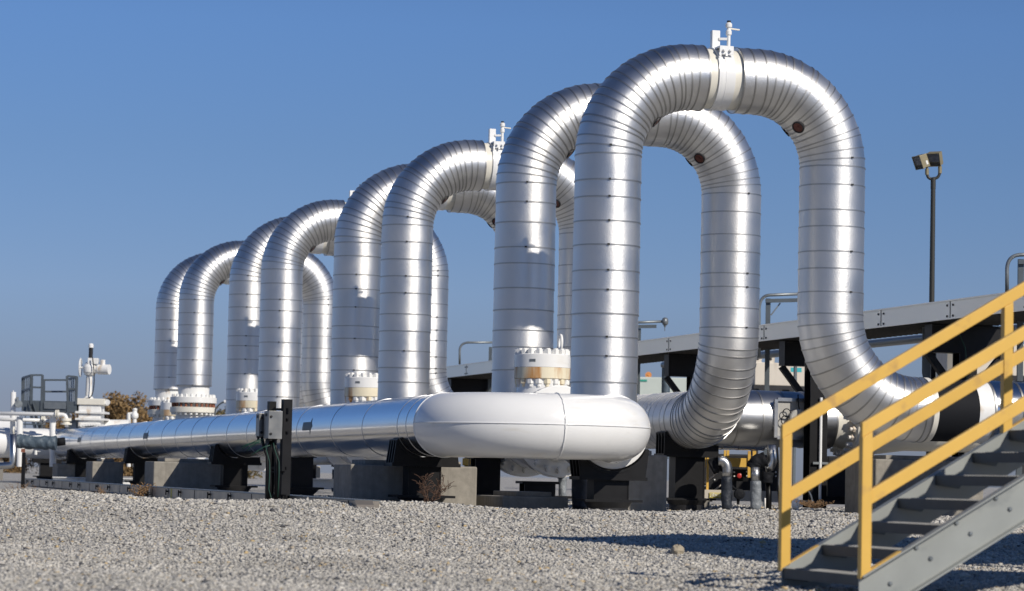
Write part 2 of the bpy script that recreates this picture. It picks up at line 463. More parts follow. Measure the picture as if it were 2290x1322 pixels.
PP, QQ = 12.69, 4.40
NAMES = {
 'A1': "nearest silver pipe loop, tallest in the picture, with white vent at its crown",
 'A2': "second silver loop, behind the nearest one, its right leg turning away at the foot",
 'B1': "third silver loop, its left leg rising right behind the white pipe bend's left part",
 'B2': "fourth silver loop, its shadowed left leg beside the small rusty bonnet left of centre",
 'C1': "fifth silver loop, its left leg rising behind the grey junction boxes",
 'C2': "sixth silver loop, tucked behind the loop over the junction boxes, leg half in shadow",
 'D1': "seventh silver loop, standing on the wide white bolted flange at the far left",
 'D2': "eighth and farthest silver loop, leftmost and mostly hidden behind its neighbour"}
for i, L in enumerate("ABCD"):
    make_loop(L + '1', PP * i, 1, NAMES[L + '1'], 11 + i)
    make_loop(L + '2', PP * i + QQ, 2, NAMES[L + '2'], 31 + i)

# ------------------------------------------------------------------ header pipe with the white U bend
HU, HR, HZ = -2.557, .4505, 1.242
VB = -.55
VE = solve_v(112, HU - HR, HZ)        # far end of the metal jacket
hdr = thing("header_pipe", "long shiny header pipe with white U bend at its near end", "pipe", uv(HU, VB, 0))
mb = MB()
# smooth jacket in courses
vs = [VB + .0, VB + .55, VB + 1.1]
while vs[-1] < VE: vs.append(vs[-1] + rnd.uniform(2.0, 3.1))
vs[-1] = VE
for v0, v1 in zip(vs, vs[1:]):
    k0 = mb.ring(uv(HU, v0, HZ), UD, ZD, HR, 72); k1 = mb.ring(uv(HU, v1, HZ), UD, ZD, HR - .003, 72); mb.strip(k1, k0, 72)
mb.build("metal_jacket", "smooth_jacket", hdr)
for v0 in vs[:-1]:
    mb = MB(); mb.lathe(uv(HU, v0, HZ), VD, [(-.007, HR - .004), (-.005, HR + .0025), (.005, HR + .0025), (.007, HR - .006)], 72, False, False)
    mb.build("course_seam", "seam", hdr)
RB = -HU / 2; RU = .462
pts = []
mb = MB(); last = None; NB = 48
for i in range(NB + 1):
    th = PI + PI * i / NB
    c = uv(-RB + RB * math.cos(th), VB + RB * math.sin(th), HZ); n = (UD * math.cos(th) + VD * math.sin(th))
    k = mb.ring(c, n, ZD, RU, 64)
    if last is not None: mb.strip(last, k, 64)
    last = k
k = mb.ring(uv(0, VB + .001, HZ), UD, ZD, RU, 64); k2 = mb.ring(uv(0, VB + .25, HZ), UD, ZD, RU, 64); mb.strip(k, k2, 64)
ub = mb.build("u_bend", "white", hdr)
mb = MB(); last = None
for j in range(0, 64):       # weld bead across the middle
    a0, a1 = 2 * PI * j / 64, 2 * PI * (j + 1) / 64
    q = [uv(-RB, VB - RB - math.cos(a) * (RU + .004), HZ + math.sin(a) * (RU + .004)) + UD * rnd.uniform(-.004, .004) for a in (a0, a1)]
    mb.tube(q, .011, 6, False)
for sgn, zoff in ((1, .02),):
    pp = [uv(-RB + (RB + RU + .003) * math.cos(PI + PI * i / 40), VB + (RB + RU + .003) * math.sin(PI + PI * i / 40), HZ + zoff) for i in range(41)]
    mb.tube(pp, .009, 6, False)
mb.lathe(uv(HU, VB, HZ), VD, [(-.02, RU - .01), (-.012, RU + .008), (.012, RU + .008), (.02, RU - .02)], 64, False, False)
mb.build("weld_bead", "white", ub)
# arrows showing the flow
def arrow(v, ang=.14):
    mb = MB(); L, w = .62, .16
    def P(s, a): 
        th = PI - ang - a
        return uv(HU + (HR + .004) * math.cos(th), v - s, HZ + (HR + .004) * math.sin(th))
    for s0, s1, wa, wb in ((0, L, w, w), (L, L + .18, w * 2.1, .0)):
        n = 8; b = len(mb.v)
        for i in range(n + 1):
            t = -1 + 2 * i / n; mb.v.append(P(s0, wa * t)); mb.v.append(P(s1, wb * t))
        for i in range(n): mb.face([b + 2 * i, b + 2 * i + 2, b + 2 * i + 3, b + 2 * i + 1])
    return mb.build("flow_arrow", "arrow", hdr)
for px in (684, 324, 176): arrow(solve_v(px, HU - HR, HZ) + .3)
# far white continuation
mb = MB(); mb.lathe(uv(HU, VE, HZ), VD, [(0, HR + .01), (.05, HR + .03), (1.2, HR + .03)], 48, True, True); mb.lathe(uv(HU + .1, VE + .62, HZ), -UD, [(0, HR + .02), (12, HR + .02)], 48, True, True); mb.build("white_section", "white", hdr)

# ------------------------------------------------------------------ valve runs between the legs of each pair
VV = 3.24
VAL = ["nearest white valve with rust-stained bolted bonnet and lifting eye between the front legs",
       "second white valve, its bonnet with yellow-stained lower ring left of the picture's centre",
       "third white valve, its small stained bonnet just left of the junction boxes",
       "farthest white valve, its bonnet squeezed between the two far left flanged legs"]
for i in range(4):
    v0 = PP * i
    root = thing("gate_valve", VAL[i], "valve", uv(0, v0 + VV, 0), "bolted valves between the loop legs")
    mb = MB(); mb.cyl(uv(0, v0 - .75, HZ), uv(0, v0 + 5.0, HZ), .47, 40)
    mb.build("run_pipe", "white", root)
    if i == 0:
        mb = MB(); mb.lathe(uv(0, v0 - .52, HZ - .03), VD, [(0, .46), (.02, .545), (.10, .56), (1.2, .56)], 56, False, False); mb.build("tee_piece", "white", root)
    mb = MB(); mb.lathe(uv(0, v0 + VV - .9, HZ), VD, [(0, .5), (.3, .55), (.6, .60), (1.2, .60), (1.5, .55), (1.8, .5)], 40, hard=False)
    mb.lathe(uv(0, v0 + VV, HZ + .3), ZD, [(0, .5), (.25, .42), (.45, .40), (.56, .40)], 36, False, False, hard=False)
    for a in range(8):
        an = 2 * PI * a / 8
        mb.prism([uv(.36 * math.cos(an), v0 + VV + .36 * math.sin(an), HZ + .45), uv(.43 * math.cos(an), v0 + VV + .43 * math.sin(an), HZ + .84), uv(.30 * math.cos(an), v0 + VV + .30 * math.sin(an), HZ + .84)], (UD * -math.sin(an) + VD * math.cos(an)) * .04)
    mb.build("valve_body", "white", root)
    zb = 2.08
    mb = MB(); mb.lathe(uv(0, v0 + VV, zb), ZD, [(0, .43), (.012, .448), (.185, .448), (.185, .44)], 48); lo = mb.build("bonnet_ring", "rusty_cream", root)
    mb = MB(); mb.lathe(uv(0, v0 + VV, zb + .188), ZD, [(0, .44), (.0, .450), (.20, .450), (.212, .437)], 48); up = mb.build("bonnet_cover", "white", root)
    if i < 3:
        mb = MB(); d = (-VD * .8 - UD * .6).normalized(); mb.box(uv(0, v0 + VV, zb + .29) + d * .449, .05, .003, .022, (d.cross(ZD), d, ZD)); mb.build("nameplate", "grey_steel", root)
    nb = 18
    for j in range(nb):
        a = 2 * PI * (j + .3) / nb; c = uv(.385 * math.cos(a), v0 + VV + .385 * math.sin(a), 0)
        mb = MB(); mb.nut(c + ZD * (zb + .40), ZD, .06, .07, .018); mb.build("bolt", "white_flat", up)
        mb = MB(); mb.nut(c + ZD * zb, -ZD, .06, .075, .05); mb.build("nut", "rusty_cream" if (j * 7 % 5) < 2 else "white_flat", lo)
    if i == 0:
        mb = MB(); q = uv(.24, v0 + VV - .18, zb + .40)
        mb.cyl(q, q + ZD * .1, .05, 12); pts = arc_pts(q + ZD * .17, VD, ZD, .075, -.5 * PI, 1.5 * PI, 20)
        pts = [Vector((p.x, p.y, q.z + .2 + (p.z - q.z - .17) * 1.5)) for p in pts]
        mb.tube(pts, .024, 8); mb.build("lifting_eye", "white_flat", root)
    for dv, s in ((-.95, -1), (.95, 1)):
        mb = MB(); mb.lathe(uv(0, v0 + VV + dv - .09, HZ), VD, [(0, .70), (.012, .72), (.168, .72), (.18, .70)], 44)
        fl = mb.build("flange", "white", root)
        if i == 0 or s < 0:
            nb2 = 20 if i == 0 else 12
            for j in range(nb2):
                a = 2 * PI * j / nb2
                if math.sin(a) > .25 : continue
                q = uv(.61 * math.cos(a), v0 + VV + dv - .09, HZ + .61 * math.sin(a))
                mb = MB(); mb.nut(q, -VD, .055, .06, .03); mb.build("bolt", "white_flat", fl)

# ------------------------------------------------------------------ pipe supports (black saddles)
SUPG = "black pipe supports under the pipes"
def saddle(u, v, r, zc, label, gz=0.0, wid=.46, tall=True):
    root = thing("pipe_support", label, "pipe support", uv(u, v, gz), SUPG)
    mb = MB(); n = 20; b = len(mb.v)
    for k, vv in ((0, -.24), (1, .24)):
        pass
    ri, ro = r + .012, r + .05
    a0, a1 = math.radians(205), math.radians(335)
    rows = []
    for i in range(n + 1):
        a = a0 + (a1 - a0) * i / n
        rows.append([len(mb.v) + j for j in range(4)])
        for rr, vv in ((ri, -.24), (ro, -.24), (ro, .24), (ri, .24)):
            mb.v.append(uv(u + rr * math.cos(a), v + vv, zc + rr * math.sin(a)))
    for q0, q1 in zip(rows, rows[1:]):
        for j in range(4): mb.face([q0[j], q0[(j + 1) % 4], q1[(j + 1) % 4], q1[j]])
    mb.face(rows[0]); mb.face(rows[-1][::-1])
    # cheek ribs filling the saddle down to a shelf
    zs = zc - r - .10
    for vv in (-.23, -.08, .07, .21):
        poly = [uv(u - .5, v + vv, zs)] + [uv(u + ro * math.cos(a0 + (a1 - a0) * i / 12), v + vv, zc + ro * math.sin(a0 + (a1 - a0) * i / 12)) for i in range(13)] + [uv(u + .5, v + vv, zs)]
        mb.prism(poly, VD * .025)
    mb.buv(u - .52, u + .52, v - .26, v + .26, zs - .05, zs)
    mb.build("saddle", "black", root)
    zt = zs - .05; zb = gz + .22
    mb = MB(); mb.buv(u - wid / 2, u + wid / 2, v - .16, v - .135, zb, zt); mb.buv(u - wid / 2, u + wid / 2, v + .135, v + .16, zb, zt); mb.buv(u - wid / 2 - .02, u - wid / 2 + .0, v - .17, v + .17, zb, zt); mb.buv(u + wid / 2, u + wid / 2 + .02, v - .17, v + .17, zb, zt)
    mb.build("post", "black", root)
    mb = MB(); mb.buv(u - .44, u + .44, v - .3, v + .3, zb - .035, zb); mb.build("base_plate", "black", root)
    mb = MB(); mb.lathe(uv(u, v, gz - .4), ZD, [(0, .30), (.4 + .1, .30), (zb - gz - .035 + .4, .36)], 28); mb.build("pier", "dark_steel", root)
    return root
for px, lab in ((944, "black saddle support at the left end of the white U bend, dead shrub before it"),
                (524, "black saddle support under the header just left of the junction boxes"),
                (322, "black saddle support under the header, third from the U bend"),
                (186, "black saddle support under the header near the left side, fourth from the U bend"),
                (106, "black saddle support under the header, leftmost and farthest")):
    vv = solve_v(px, HU, .6); saddle(HU, vv, HR, HZ, lab)
saddle(-.0, -.30, .56, HZ - .03, "black support under the right end of the white U bend", wid=.5)
saddle(SW, QQ + 2.0, .5, 1.58, "black saddle support under the second loop's right leg turning away", wid=.5)
# plain black columns under the valve runs and behind
def column(px, v_or_Y, ztop, label, w=.42, base=True, u=None):
    p = at(px, 1080, v_or_Y); uu, vv = uv_of(p)
    root = thing("pipe_support", label, "pipe support", uv(uu, vv, 0), SUPG)
    mb = MB(); mb.buv(uu - w / 2, uu + w / 2, vv - .15, vv - .125, .24, ztop); mb.buv(uu - w / 2, uu + w / 2, vv + .125, vv + .15, .24, ztop); mb.buv(uu - .015, uu + .015, vv - .125, vv + .125, .24, ztop)
    mb.buv(uu - w / 2 - .05, uu + w / 2 + .05, vv - .2, vv + .2, ztop, ztop + .04)
    mb.build("post", "black", root)
    mb = MB(); mb.buv(uu - w * .95, uu + w * .95, vv - .3, vv + .3, .20, .24); mb.build("base_plate", "black", root)
    mb = MB(); mb.lathe(uv(uu, vv, -.3), ZD, [(0, .26), (.4, .26), (.5, .36)], 24); mb.build("pier", "dark_steel", root)
column(1085, 44.0, .80, "black column under the pipes right of the pale concrete plinth")
column(1202, 42.4, .42, "squat black column under the nearest valve's flange", w=.5)
column(672, 52, .80, "black column behind the tall black post of the junction box stand")

# ------------------------------------------------------------------ concrete plinths
def su0(px, v, z=.4):
    a, b = -30., 60.
    for _ in range(50):
        m_ = (a + b) / 2
        if proj(uv(m_, v, z))[0] < px: a = m_
        else: b = m_
    return (a + b) / 2
CG = "concrete plinths under the pipework"
def plinth(u0, u1, v0, v1, z1, label, step=True):
    root = thing("concrete_plinth", label, "plinth", uv((u0 + u1) / 2, (v0 + v1) / 2, 0), CG)
    mb = MB(); mb.buv(u0, u1, v0, v1, -.4, z1); mb.build("block", "concrete", root, bev=.025)
    if step:
        mb = MB(); mb.buv(u0 + .25, u1 - .22, v0 + .15, v1 - .15, z1, z1 + .07); mb.build("grout_pad", "concrete", root, bev=.01)
    return root
S1V = solve_v(944, HU, .6)
plinth(su0(783, S1V + .5), su0(1067, S1V + .5), S1V + .5, S1V + 1.7, .66, "pale weathered concrete plinth behind the dead shrub, right end sunlit")
def px_plinth(px0, px1, v, z1, label, deep=1.3):
    lo, hi = -30, 40
    def su(px):
        a, b = -30., 60.
        for _ in range(50):
            m_ = (a + b) / 2
            if proj(uv(m_, v, .4))[0] < px: a = m_
            else: b = m_
        return (a + b) / 2
    return plinth(su(px0), su(px1), v, v + deep, z1, label)
px_plinth(343, 500, 18.2, .68, "grey concrete plinth behind the header left of the junction boxes")
px_plinth(206, 276, 30.5, .68, "pale concrete plinth under the header toward the left side")
px_plinth(128, 182, 42.0, .62, "far pale concrete plinth under the header's leftmost supports")
px_plinth(1385, 1492, 3.2, .92, "dark shaded concrete plinth behind the U bend's right end")
px_plinth(1957, 2200, 3.4, .95, "dark concrete plinth under the black sleeve behind the stair")
px_plinth(1125, 1272, .4, .235, "low concrete pad with stepped top under the nearest valve", 1.6)

# ------------------------------------------------------------------ low cable tray along the ground
TU = -5.0
v_end = solve_v(795, TU, .2); v_far = solve_v(52, TU, .2)
tr = thing("ground_cable_tray", "low beige covered cable tray running along the gravel under the header", "cable tray", uv(TU, v_end, 0))
mb = MB(); mb.buv(TU, TU + .30, v_end, v_far, .02, .185); mb.build("tray_body", "beige_tray", tr)
mb = MB(); mb.buv(TU - .012, TU + .312, v_end, v_far, .187, .20); mb.build("tray_cover", "dark_grey_steel", tr)
mb = MB(); mb.prism([uv(TU - .01, v_end - .003, -.05), uv(TU - .01, v_end - .003, .195), uv(TU - .01, v_end - .10, .14), uv(TU - .01, v_end - .26, -.05)], UD * .22); mb.build("end_ramp", "beige_tray", tr)
v = v_end + .4; k = 0
while v < v_far:
    mb = MB(); mb.buv(TU - .006, TU - .001, v - .006, v + .006, .02, .185)
    if k % 3 != 1:
        mb.buv(TU - .03, TU - .007, v - .05, v + .05, .12, .15); mb.buv(TU - .05, TU - .031, v - .02, v + .02, .07, .17)
    mb.build("cover_clip", "black", tr); v += rnd.uniform(1.3, 1.9); k += 1
    if k == 3 or k == 9:
        mb = MB(); mb.buv(TU - .004, TU - .001, v - .45, v - .3, .02, .185); mb.build("yellow_label", "tag_yellow", tr)

# ------------------------------------------------------------------ junction box stand in front of the header
JY = 37.4
a = .48; JX = Vector((math.cos(a), math.sin(a), 0)); JN = Vector((math.sin(a), -math.cos(a), 0))
p1 = at(638, 1122, JY); p1.z = 0
js = thing("junction_box_stand", "two black channel posts with grey junction boxes and green wires before the header", "instrument stand", p1)
zt = at(638, 893, JY).z
def chan(p, w, d, z0, z1, name="post"):
    mb = MB(); mb.box(p + ZD * ((z0 + z1) / 2), w / 2, .006, (z1 - z0) / 2, (JX, JN, ZD))
    for s in (-1, 1): mb.box(p + JX * (s * (w / 2 + .004)) - JN * (d / 2 - .006) + ZD * ((z0 + z1) / 2), .004, d / 2, (z1 - z0) / 2, (JX, JN, ZD))
    return mb.build(name, "black", js)
chan(p1, .115, .09, -.1, zt)
p2 = at(604, 1122, JY + .15); p2.z = 0
chan(p2, .085, .08, -.1, at(604, 897, JY).z)
zb0, zb1 = at(612, 983, JY).z, at(612, 918, JY).z
mb = MB()
for dz in (.02, .12, -.02, .3):
    mb.beam(p2 + JN * .03 + ZD * (zb1 - dz), p1 + JN * .03 + ZD * (zb1 - dz), .03, .03)
for dz in (.06, -.32): mb.beam(p2 + JN * .01 - JX * .04 + ZD * (.25 - dz), p1 + JN * .01 + ZD * (.25 - dz), .03, .04)
mb.beam(p2 + JN * .05 - JX * .02 + ZD * .52, p1 + JN * .05 - JX * .04 + ZD * .52, .02, .02); mb.beam(p2 + JN * .05 - JX * .02 + ZD * .2, p1 + JN * .05 - JX * .04 + ZD * .2, .02, .02)
mb.build("mounting_rail", "black", js)
def jbox(px0, px1, py0, py1, dep, Y):
    p = at((px0 + px1) / 2, (py0 + py1) / 2, Y); w = (px1 - px0) / F * Y
    h = (py1 - py0) / F * Y
    mb = MB(); mb.box(p, w / 2, dep / 2, h / 2, (JX, JN, ZD)); o = mb.build("junction_box", "stainless", js, bev=.006)
    mb = MB(); mb.box(p + JN * (dep / 2 + .006), w / 2 + .004, .006, h / 2 + .004, (JX, JN, ZD)); mb.build("door", "stainless", o, bev=.003)
    for s in (.3, -.33):
        q = p + JN * (dep / 2 + .012) - JX * (w / 2 - .03) + ZD * (h * s)
        mb = MB(); mb.lathe(q, JN, [(0, .018), (.012, .018), (.016, .01)], 10); mb.build("latch", "dark_steel", o)
    mb = MB(); mb.box(p - JX * (w / 2 + .002) + JN * .0 + ZD * (h * .36), .002, .03, .02, (JX, JN, ZD)); mb.build("label_plate", "dark_steel", o)
    for s in (-.3, .25):
        q = p + JX * (w * s) - ZD * (h / 2)
        mb = MB(); mb.lathe(q, -ZD, [(0, .026), (.02, .026), (.02, .018), (.06, .018)], 10); mb.build("cable_gland", "dark_steel", o)
    return p
b2 = jbox(594, 626, 920, 981, .17, JY - .12)
b1 = jbox(575, 591, 925, 976, .12, JY + .02)
mb = MB()
for k, (dx, pts) in enumerate(((0, [(604, 986), (601, 1005), (600, 1020), (603, 1040), (604, 1080), (604, 1125)]), (0, [(614, 986), (617, 1003), (622, 1020), (624, 1050), (623, 1090), (621, 1125)]),
                   (0, [(586, 980), (590, 1000), (597, 1020), (598, 1050), (598, 1125)]), (0, [(609, 986), (612, 1003), (617, 1022), (617, 1060), (616, 1125)]))):
    mb.tube([at(x, y, JY - .05) for x, y in pts], .022, 8)
mb.build("conduit", "black", js)
mb = MB()
for pts in ([(595, 982), (594, 998), (597, 1012), (603, 1034), (603, 1060), (601, 1094), (606, 1112), (611, 1124)], [(611, 989), (614, 1004), (624, 1033), (624, 1060), (621, 1112)],
            [(589, 982), (570, 987), (555, 995), (541, 1004)], [(588, 985), (572, 990), (556, 993), (539, 1000)], [(589, 990), (574, 991), (560, 999), (552, 1008)], [(604, 996), (590, 1000), (575, 1009), (562, 1018)]):
    mb.tube([at(x, y, JY - .12) for x, y in pts], .0085, 6)
mb.build("green_wire", "wire_green", js)

# ------------------------------------------------------------------ overhead cable tray and its frames
OU, OZ0, OZ1 = 8.0, 3.447, 3.772
TV0 = -8.0; TV1 = 62.0
ot = thing("overhead_cable_tray", "long silver overhead cable tray sloping away behind the loops", "cable tray", uv(OU, 0, 0))
mb = MB(); mb.buv(OU, OU + .02, TV0, TV1, OZ0, OZ1); mb.buv(OU - .02, OU, TV0, TV1, OZ1 - .015, OZ1 + .01); mb.buv(OU - .025, OU, TV0, TV1, OZ0 - .01, OZ0 + .012)
mb.build("side_rail", "tray", ot)
mb = MB(); mb.buv(OU + 1.45, OU + 1.47, TV0, TV1, OZ0, OZ1); mb.build("side_rail", "tray", ot)
mb = MB(); mb.buv(OU + .02, OU + 1.45, TV0, TV1, OZ0 + .03, OZ0 + .04)
v = TV0
while v < TV1: mb.buv(OU + .02, OU + 1.45, v, v + .05, OZ0 - .02, OZ0 + .03); v += .25
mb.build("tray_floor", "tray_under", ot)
v = TV0 + 1.2
while v < 45:
    mb = MB(); mb.buv(OU - .006, OU - .001, v - .008, v + .008, OZ0 + .013, OZ1 - .016)
    for dv in (-.12, .12):
        for zz in (.05, .24): mb.nut(uv(OU - .001, v + dv, OZ0 + zz), -UD, .022, .012)
    mb.build("splice_joint", "dark_steel", ot); v += 3.0
FG = "black steel frames carrying the overhead cable tray"
def tray_frame(px, label, conduit=False, col=True):
    v = solve_v(px, OU + .1, 2.9)
    root = thing("tray_frame", label, "steel frame", uv(OU + 1.0, v, 0), FG)
    mb = MB(); mb.buv(OU + .15, OU + 1.75, v - .13, v - .11, OZ0 - .52, OZ0 - .03); mb.buv(OU + .15, OU + 1.75, v - .16, v + .16, OZ0 - .06, OZ0 - .035); mb.buv(OU + .15, OU + 1.75, v - .16, v + .16, OZ0 - .54, OZ0 - .52)
    mb.buv(OU + .13, OU + .15, v - .16, v + .16, OZ0 - .54, OZ0 - .035)
    mb.build("cross_beam", "black", root)
    cu = OU + .85
    if col:
        mb = MB(); mb.buv(cu - .17, cu + .17, v - .15, v - .13, .1, OZ0 - .54); mb.buv(cu - .17, cu + .17, v + .13, v + .15, .1, OZ0 - .54); mb.buv(cu - .012, cu + .012, v - .13, v + .13, .1, OZ0 - .54)
        mb.buv(cu - .35, cu + .35, v - .3, v + .3, .05, .1)
        mb.build("column", "black", root)
    for s in ((-1, 1) if col else (-1,)):
        mb = MB(); mb.beam(uv(cu + s * .72, v, OZ0 - .56), uv(cu + s * .10, v, OZ0 - 1.32), .12, .12); mb.build("brace", "black", root)
    if conduit:
        mb = MB(); q = uv(cu - .05, v - .2, 0); mb.cyl(q + ZD * .3, q + ZD * (OZ0 - 1.2), .03, 10); mb.build("conduit", "white_flat", root)
        mb = MB(); mb.tube([q + ZD * (OZ0 - 1.2), q + ZD * (OZ0 - .9) + UD * .0, q + ZD * (OZ0 - .45) - UD * .05 - VD * .03, q + ZD * (OZ0 - .22) - UD * .16 - VD * .03, q + ZD * (OZ0 - .14) - UD * .5 - VD * .03], .012, 6); mb.build("green_cable", "wire_green", root)
    return root
tray_frame(1487, "black braced frame under the overhead tray left of the second loop's right leg")
tray_frame(1745, "black braced frame under the overhead tray between the two nearest right legs", col=False)
tray_frame(2072, "black braced frame at the right carrying a white conduit and green cable", True)
tray_frame(1003, "small far black frame under the overhead tray's left end")
# black column with white conduit standing just left of the nearest right leg foot
p = at(1822, 1080, 47); u_, v_ = uv_of(p)
bc = thing("steel_column", "black column with thin white conduit left of the nearest loop's lower bend", "steel column", uv(u_, v_, 0))
mb = MB(); mb.buv(u_ - .16, u_ + .16, v_ - .15, v_ - .13, .1, 2.66); mb.buv(u_ - .16, u_ + .16, v_ + .13, v_ + .15, .1, 2.66); mb.buv(u_ - .012, u_ + .012, v_ - .13, v_ + .13, .1, 2.66); mb.build("column", "black", bc)
mb = MB(); mb.buv(u_ - .4, u_ + .9, v_ - .3, v_ + .3, .17, .23); mb.build("base_plate", "dark_steel", bc)
mb = MB(); q = uv(u_ + .02, v_ - .19, 0); mb.cyl(q + ZD * .25, q + ZD * 2.0, .026, 10); cd = mb.build("conduit", "white_flat", bc)
mb = MB(); mb.box(q + ZD * .87, .14, .02, .02, (UD, VD, ZD)); mb.build("conduit_clamp", "grey_steel", cd)

# ------------------------------------------------------------------ grey conduit frames and detectors behind the tray
def y_tray(px, du=1.2):
    v = solve_v(px, OU + du, 3.4); return uv(OU + du, v, 0).y
def px_tube(name, m_, parent, pts, r, Y, seg=10):
    mb = MB(); mb.tube([at(x, y, Y) for x, y in pts], r, seg); return mb.build(name, m_, parent)
def px_beam(name, m_, parent, a, b, w, Y, d=.06):
    mb = MB(); mb.beam(at(*a, Y), at(*b, Y), w, d, Vector((0, 1, 0))); return mb.build(name, m_, parent)
def bend(p0, pc, p1, n=8):
    return [((1 - t) ** 2 * p0[0] + 2 * t * (1 - t) * pc[0] + t * t * p1[0], (1 - t) ** 2 * p0[1] + 2 * t * (1 - t) * pc[1] + t * t * p1[1]) for t in [i / n for i in range(n + 1)]]
DG = "grey strut frames with bent conduit above the tray"
def strut_frame(label, Y, post, beam, conduit, brace=None, head=None):
    root = thing("conduit_frame", label, "conduit frame", at(post[0], 1070, Y), DG)
    base = at(post[0], post[1], Y); base_px = post[0]
    mb = MB(); mb.box(Vector((base.x, base.y, base.z / 2)), .05, .04, base.z / 2); mb.build("post", "dark_grey_steel", root)
    if beam: px_beam("cross_arm", "dark_grey_steel", root, beam[0], beam[1], .08, Y - .06, .08)
    px_tube("conduit", "grey_steel", root, conduit, .034, Y - .12)
    if brace: px_beam("brace", "grey_steel", root, brace[0], brace[1], .03, Y, .03)
    if head:
        c = at(*head, Y - .12); d = (UD * .8 - VD * .6)
        mb = MB(); mb.lathe(c - d * .07, d, [(0, .03), (.02, .085), (.05, .10), (.11, .10), (.14, .07), (.15, .02)], 20, hard=False); mb.lathe(c + d * .0 - ZD * .09, -ZD, [(0, .035), (.04, .03), (.05, .012), (.15, .01)], 10); mb.build("detector_head", "grey_steel", root)
    return root
strut_frame("grey strut frame with bent conduit between the two nearest right legs", y_tray(1718), (1718, 668), ((1712, 673), (1800, 671)),
            [(1698, 800), (1698, 720)] + bend((1698, 690), (1699, 661), (1722, 660)) + [(1800, 657)], ((1724, 705), (1745, 678)))
strut_frame("grey conduit arm ending in a round detector head right of the nearest left leg", y_tray(1420), (1429, 735), ((1380, 731), (1468, 730)),
            [(1380, 722), (1430, 721), (1482, 719)], None, (1487, 719))
strut_frame("thin bent conduit frame on the tray left of the second loop", y_tray(1090), (1097, 776), None,
            [(1028, 815), (1028, 790)] + bend((1028, 785), (1028, 767), (1048, 766)) + [(1110, 766)])
strut_frame("grey strut frame with bent conduit at the right edge", y_tray(2283), (2283, 580), ((2277, 586), (2330, 584)),
            [(2252, 655), (2252, 610)] + bend((2252, 600), (2254, 572), (2280, 570)) + [(2330, 568)])

# long grey pipe behind the tray
gp = thing("grey_pipe", "thin grey pipe running level behind the overhead cable tray", "pipe", uv(10.4, 20, 0))
mb = MB(); v0 = solve_v(2330, 10.4, 3.46); v1 = solve_v(1484, 10.4, 3.46); mb.lathe(uv(10.4, v0, 3.46), VD, [(0, .085), (v1 - v0 - .5, .085), (v1 - v0 - .5, .10), (v1 - v0 - .3, .10), (v1 - v0 - .3, .085), (v1 - v0, .085), (v1 - v0 + .03, .06)], 16); mb.build("pipe_run", "grey_steel", gp)
mb = MB(); q = uv(10.4, v1 - .2, 3.46); mb.cyl(q - ZD * .08, q - ZD * 2.4, .11, 14); mb.build("wrapped_drop", "wrap_blue", gp)
mb = MB(); q = uv(10.4, v1 - .9, 3.54); mb.cyl(q, q + ZD * .12, .02, 8); mb.beam(q + ZD * .12, q + ZD * .12 - UD * .16, .03, .02); mb.build("valve_handle", "dark_steel", gp)
v = v0 + 3
while v < v1:
    mb = MB(); mb.buv(10.37, 10.43, v - .03, v + .03, 0, 3.37); mb.build("pipe_stand", "dark_grey_steel", gp); v += 9

# small far pipe seen left of the second loop's left leg
p = at(1085, 855, 82); u_, v_ = uv_of(p)
fp = thing("grey_pipe", "short far grey pipe below the tray left of the second loop's left leg", "pipe", uv(u_, v_, 0))
mb = MB(); mb.cyl(at(1060, 857, 82), at(1125, 853, 82), .05, 12); mb.build("pipe_run", "grey_steel", fp)
mb = MB(); q = at(1090, 860, 82); mb.box(Vector((q.x, q.y, q.z / 2)), .04, .04, q.z / 2); mb.build("pipe_stand", "dark_grey_steel", fp)

# ------------------------------------------------------------------ floodlight pole
LY = 62
pb = at(2079, 1085, LY); pb.z = 0
lp = thing("floodlight_pole", "tall dark pole with two bronze floodlights rising behind the right tray", "floodlight pole", pb)
top = at(2087, 398, LY)
mb = MB(); mb.lathe(pb, top - pb, [(0, .075), ((top - pb).length - .25, .055), ((top - pb).length - .25, .06), ((top - pb).length, .06)], 16); mb.build("pole", "dark_bronze", lp)
px_tube("arm_bracket", "dark_bronze", lp, bend((2073, 384), (2073, 400), (2083, 400)) + bend((2090, 399), (2102, 399), (2102, 378)), .035, LY)
def flood(c, yaw, tilt, lens_front):
    ax = Matrix.Rotation(yaw, 3, 'Z') @ Matrix.Rotation(tilt, 3, 'X')
    X, Y_, Z_ = (ax @ Vector((1, 0, 0)), ax @ Vector((0, 1, 0)), ax @ Vector((0, 0, 1)))
    mb = MB(); w, h, d = .155, .15, .09
    # housing: open box, front (−Y) holds the lens
    mb.prism([c + X * -w + Z_ * -h - Y_ * d, c + X * w + Z_ * -h - Y_ * d, c + X * w + Z_ * h - Y_ * d, c + X * -w + Z_ * h - Y_ * d], Y_ * (2 * d))
    for s in (-1, 1):
        mb.box(c + X * (s * (w + .004)) - Y_ * (d + .01), .008, .02, h + .01, (X, Y_, Z_)); mb.box(c + Z_ * (s * (h + .003)) - Y_ * (d + .01), w + .012, .02, .008, (X, Y_, Z_))
    o = mb.build("floodlight", "lamp_bronze", lp, bev=.008)
    mb = MB(); mb.box(c + Z_ * .04 - Y_ * (d + .004), w - .012, .004, h - .055, (X, Y_, Z_)); mb.build("lens", "lens", o)
    mb = MB(); mb.box(c - Z_ * (h - .045) - Y_ * (d + .004), w - .012, .004, .038, (X, Y_, Z_)); mb.build("lens_hood", "dark_bronze", o)
    return o, X, Y_, Z_
c1 = at(2061, 361, LY); c2 = at(2091, 355, LY)
o, X, Y_, Z_ = flood(c1, math.radians(-66), math.radians(22), False)
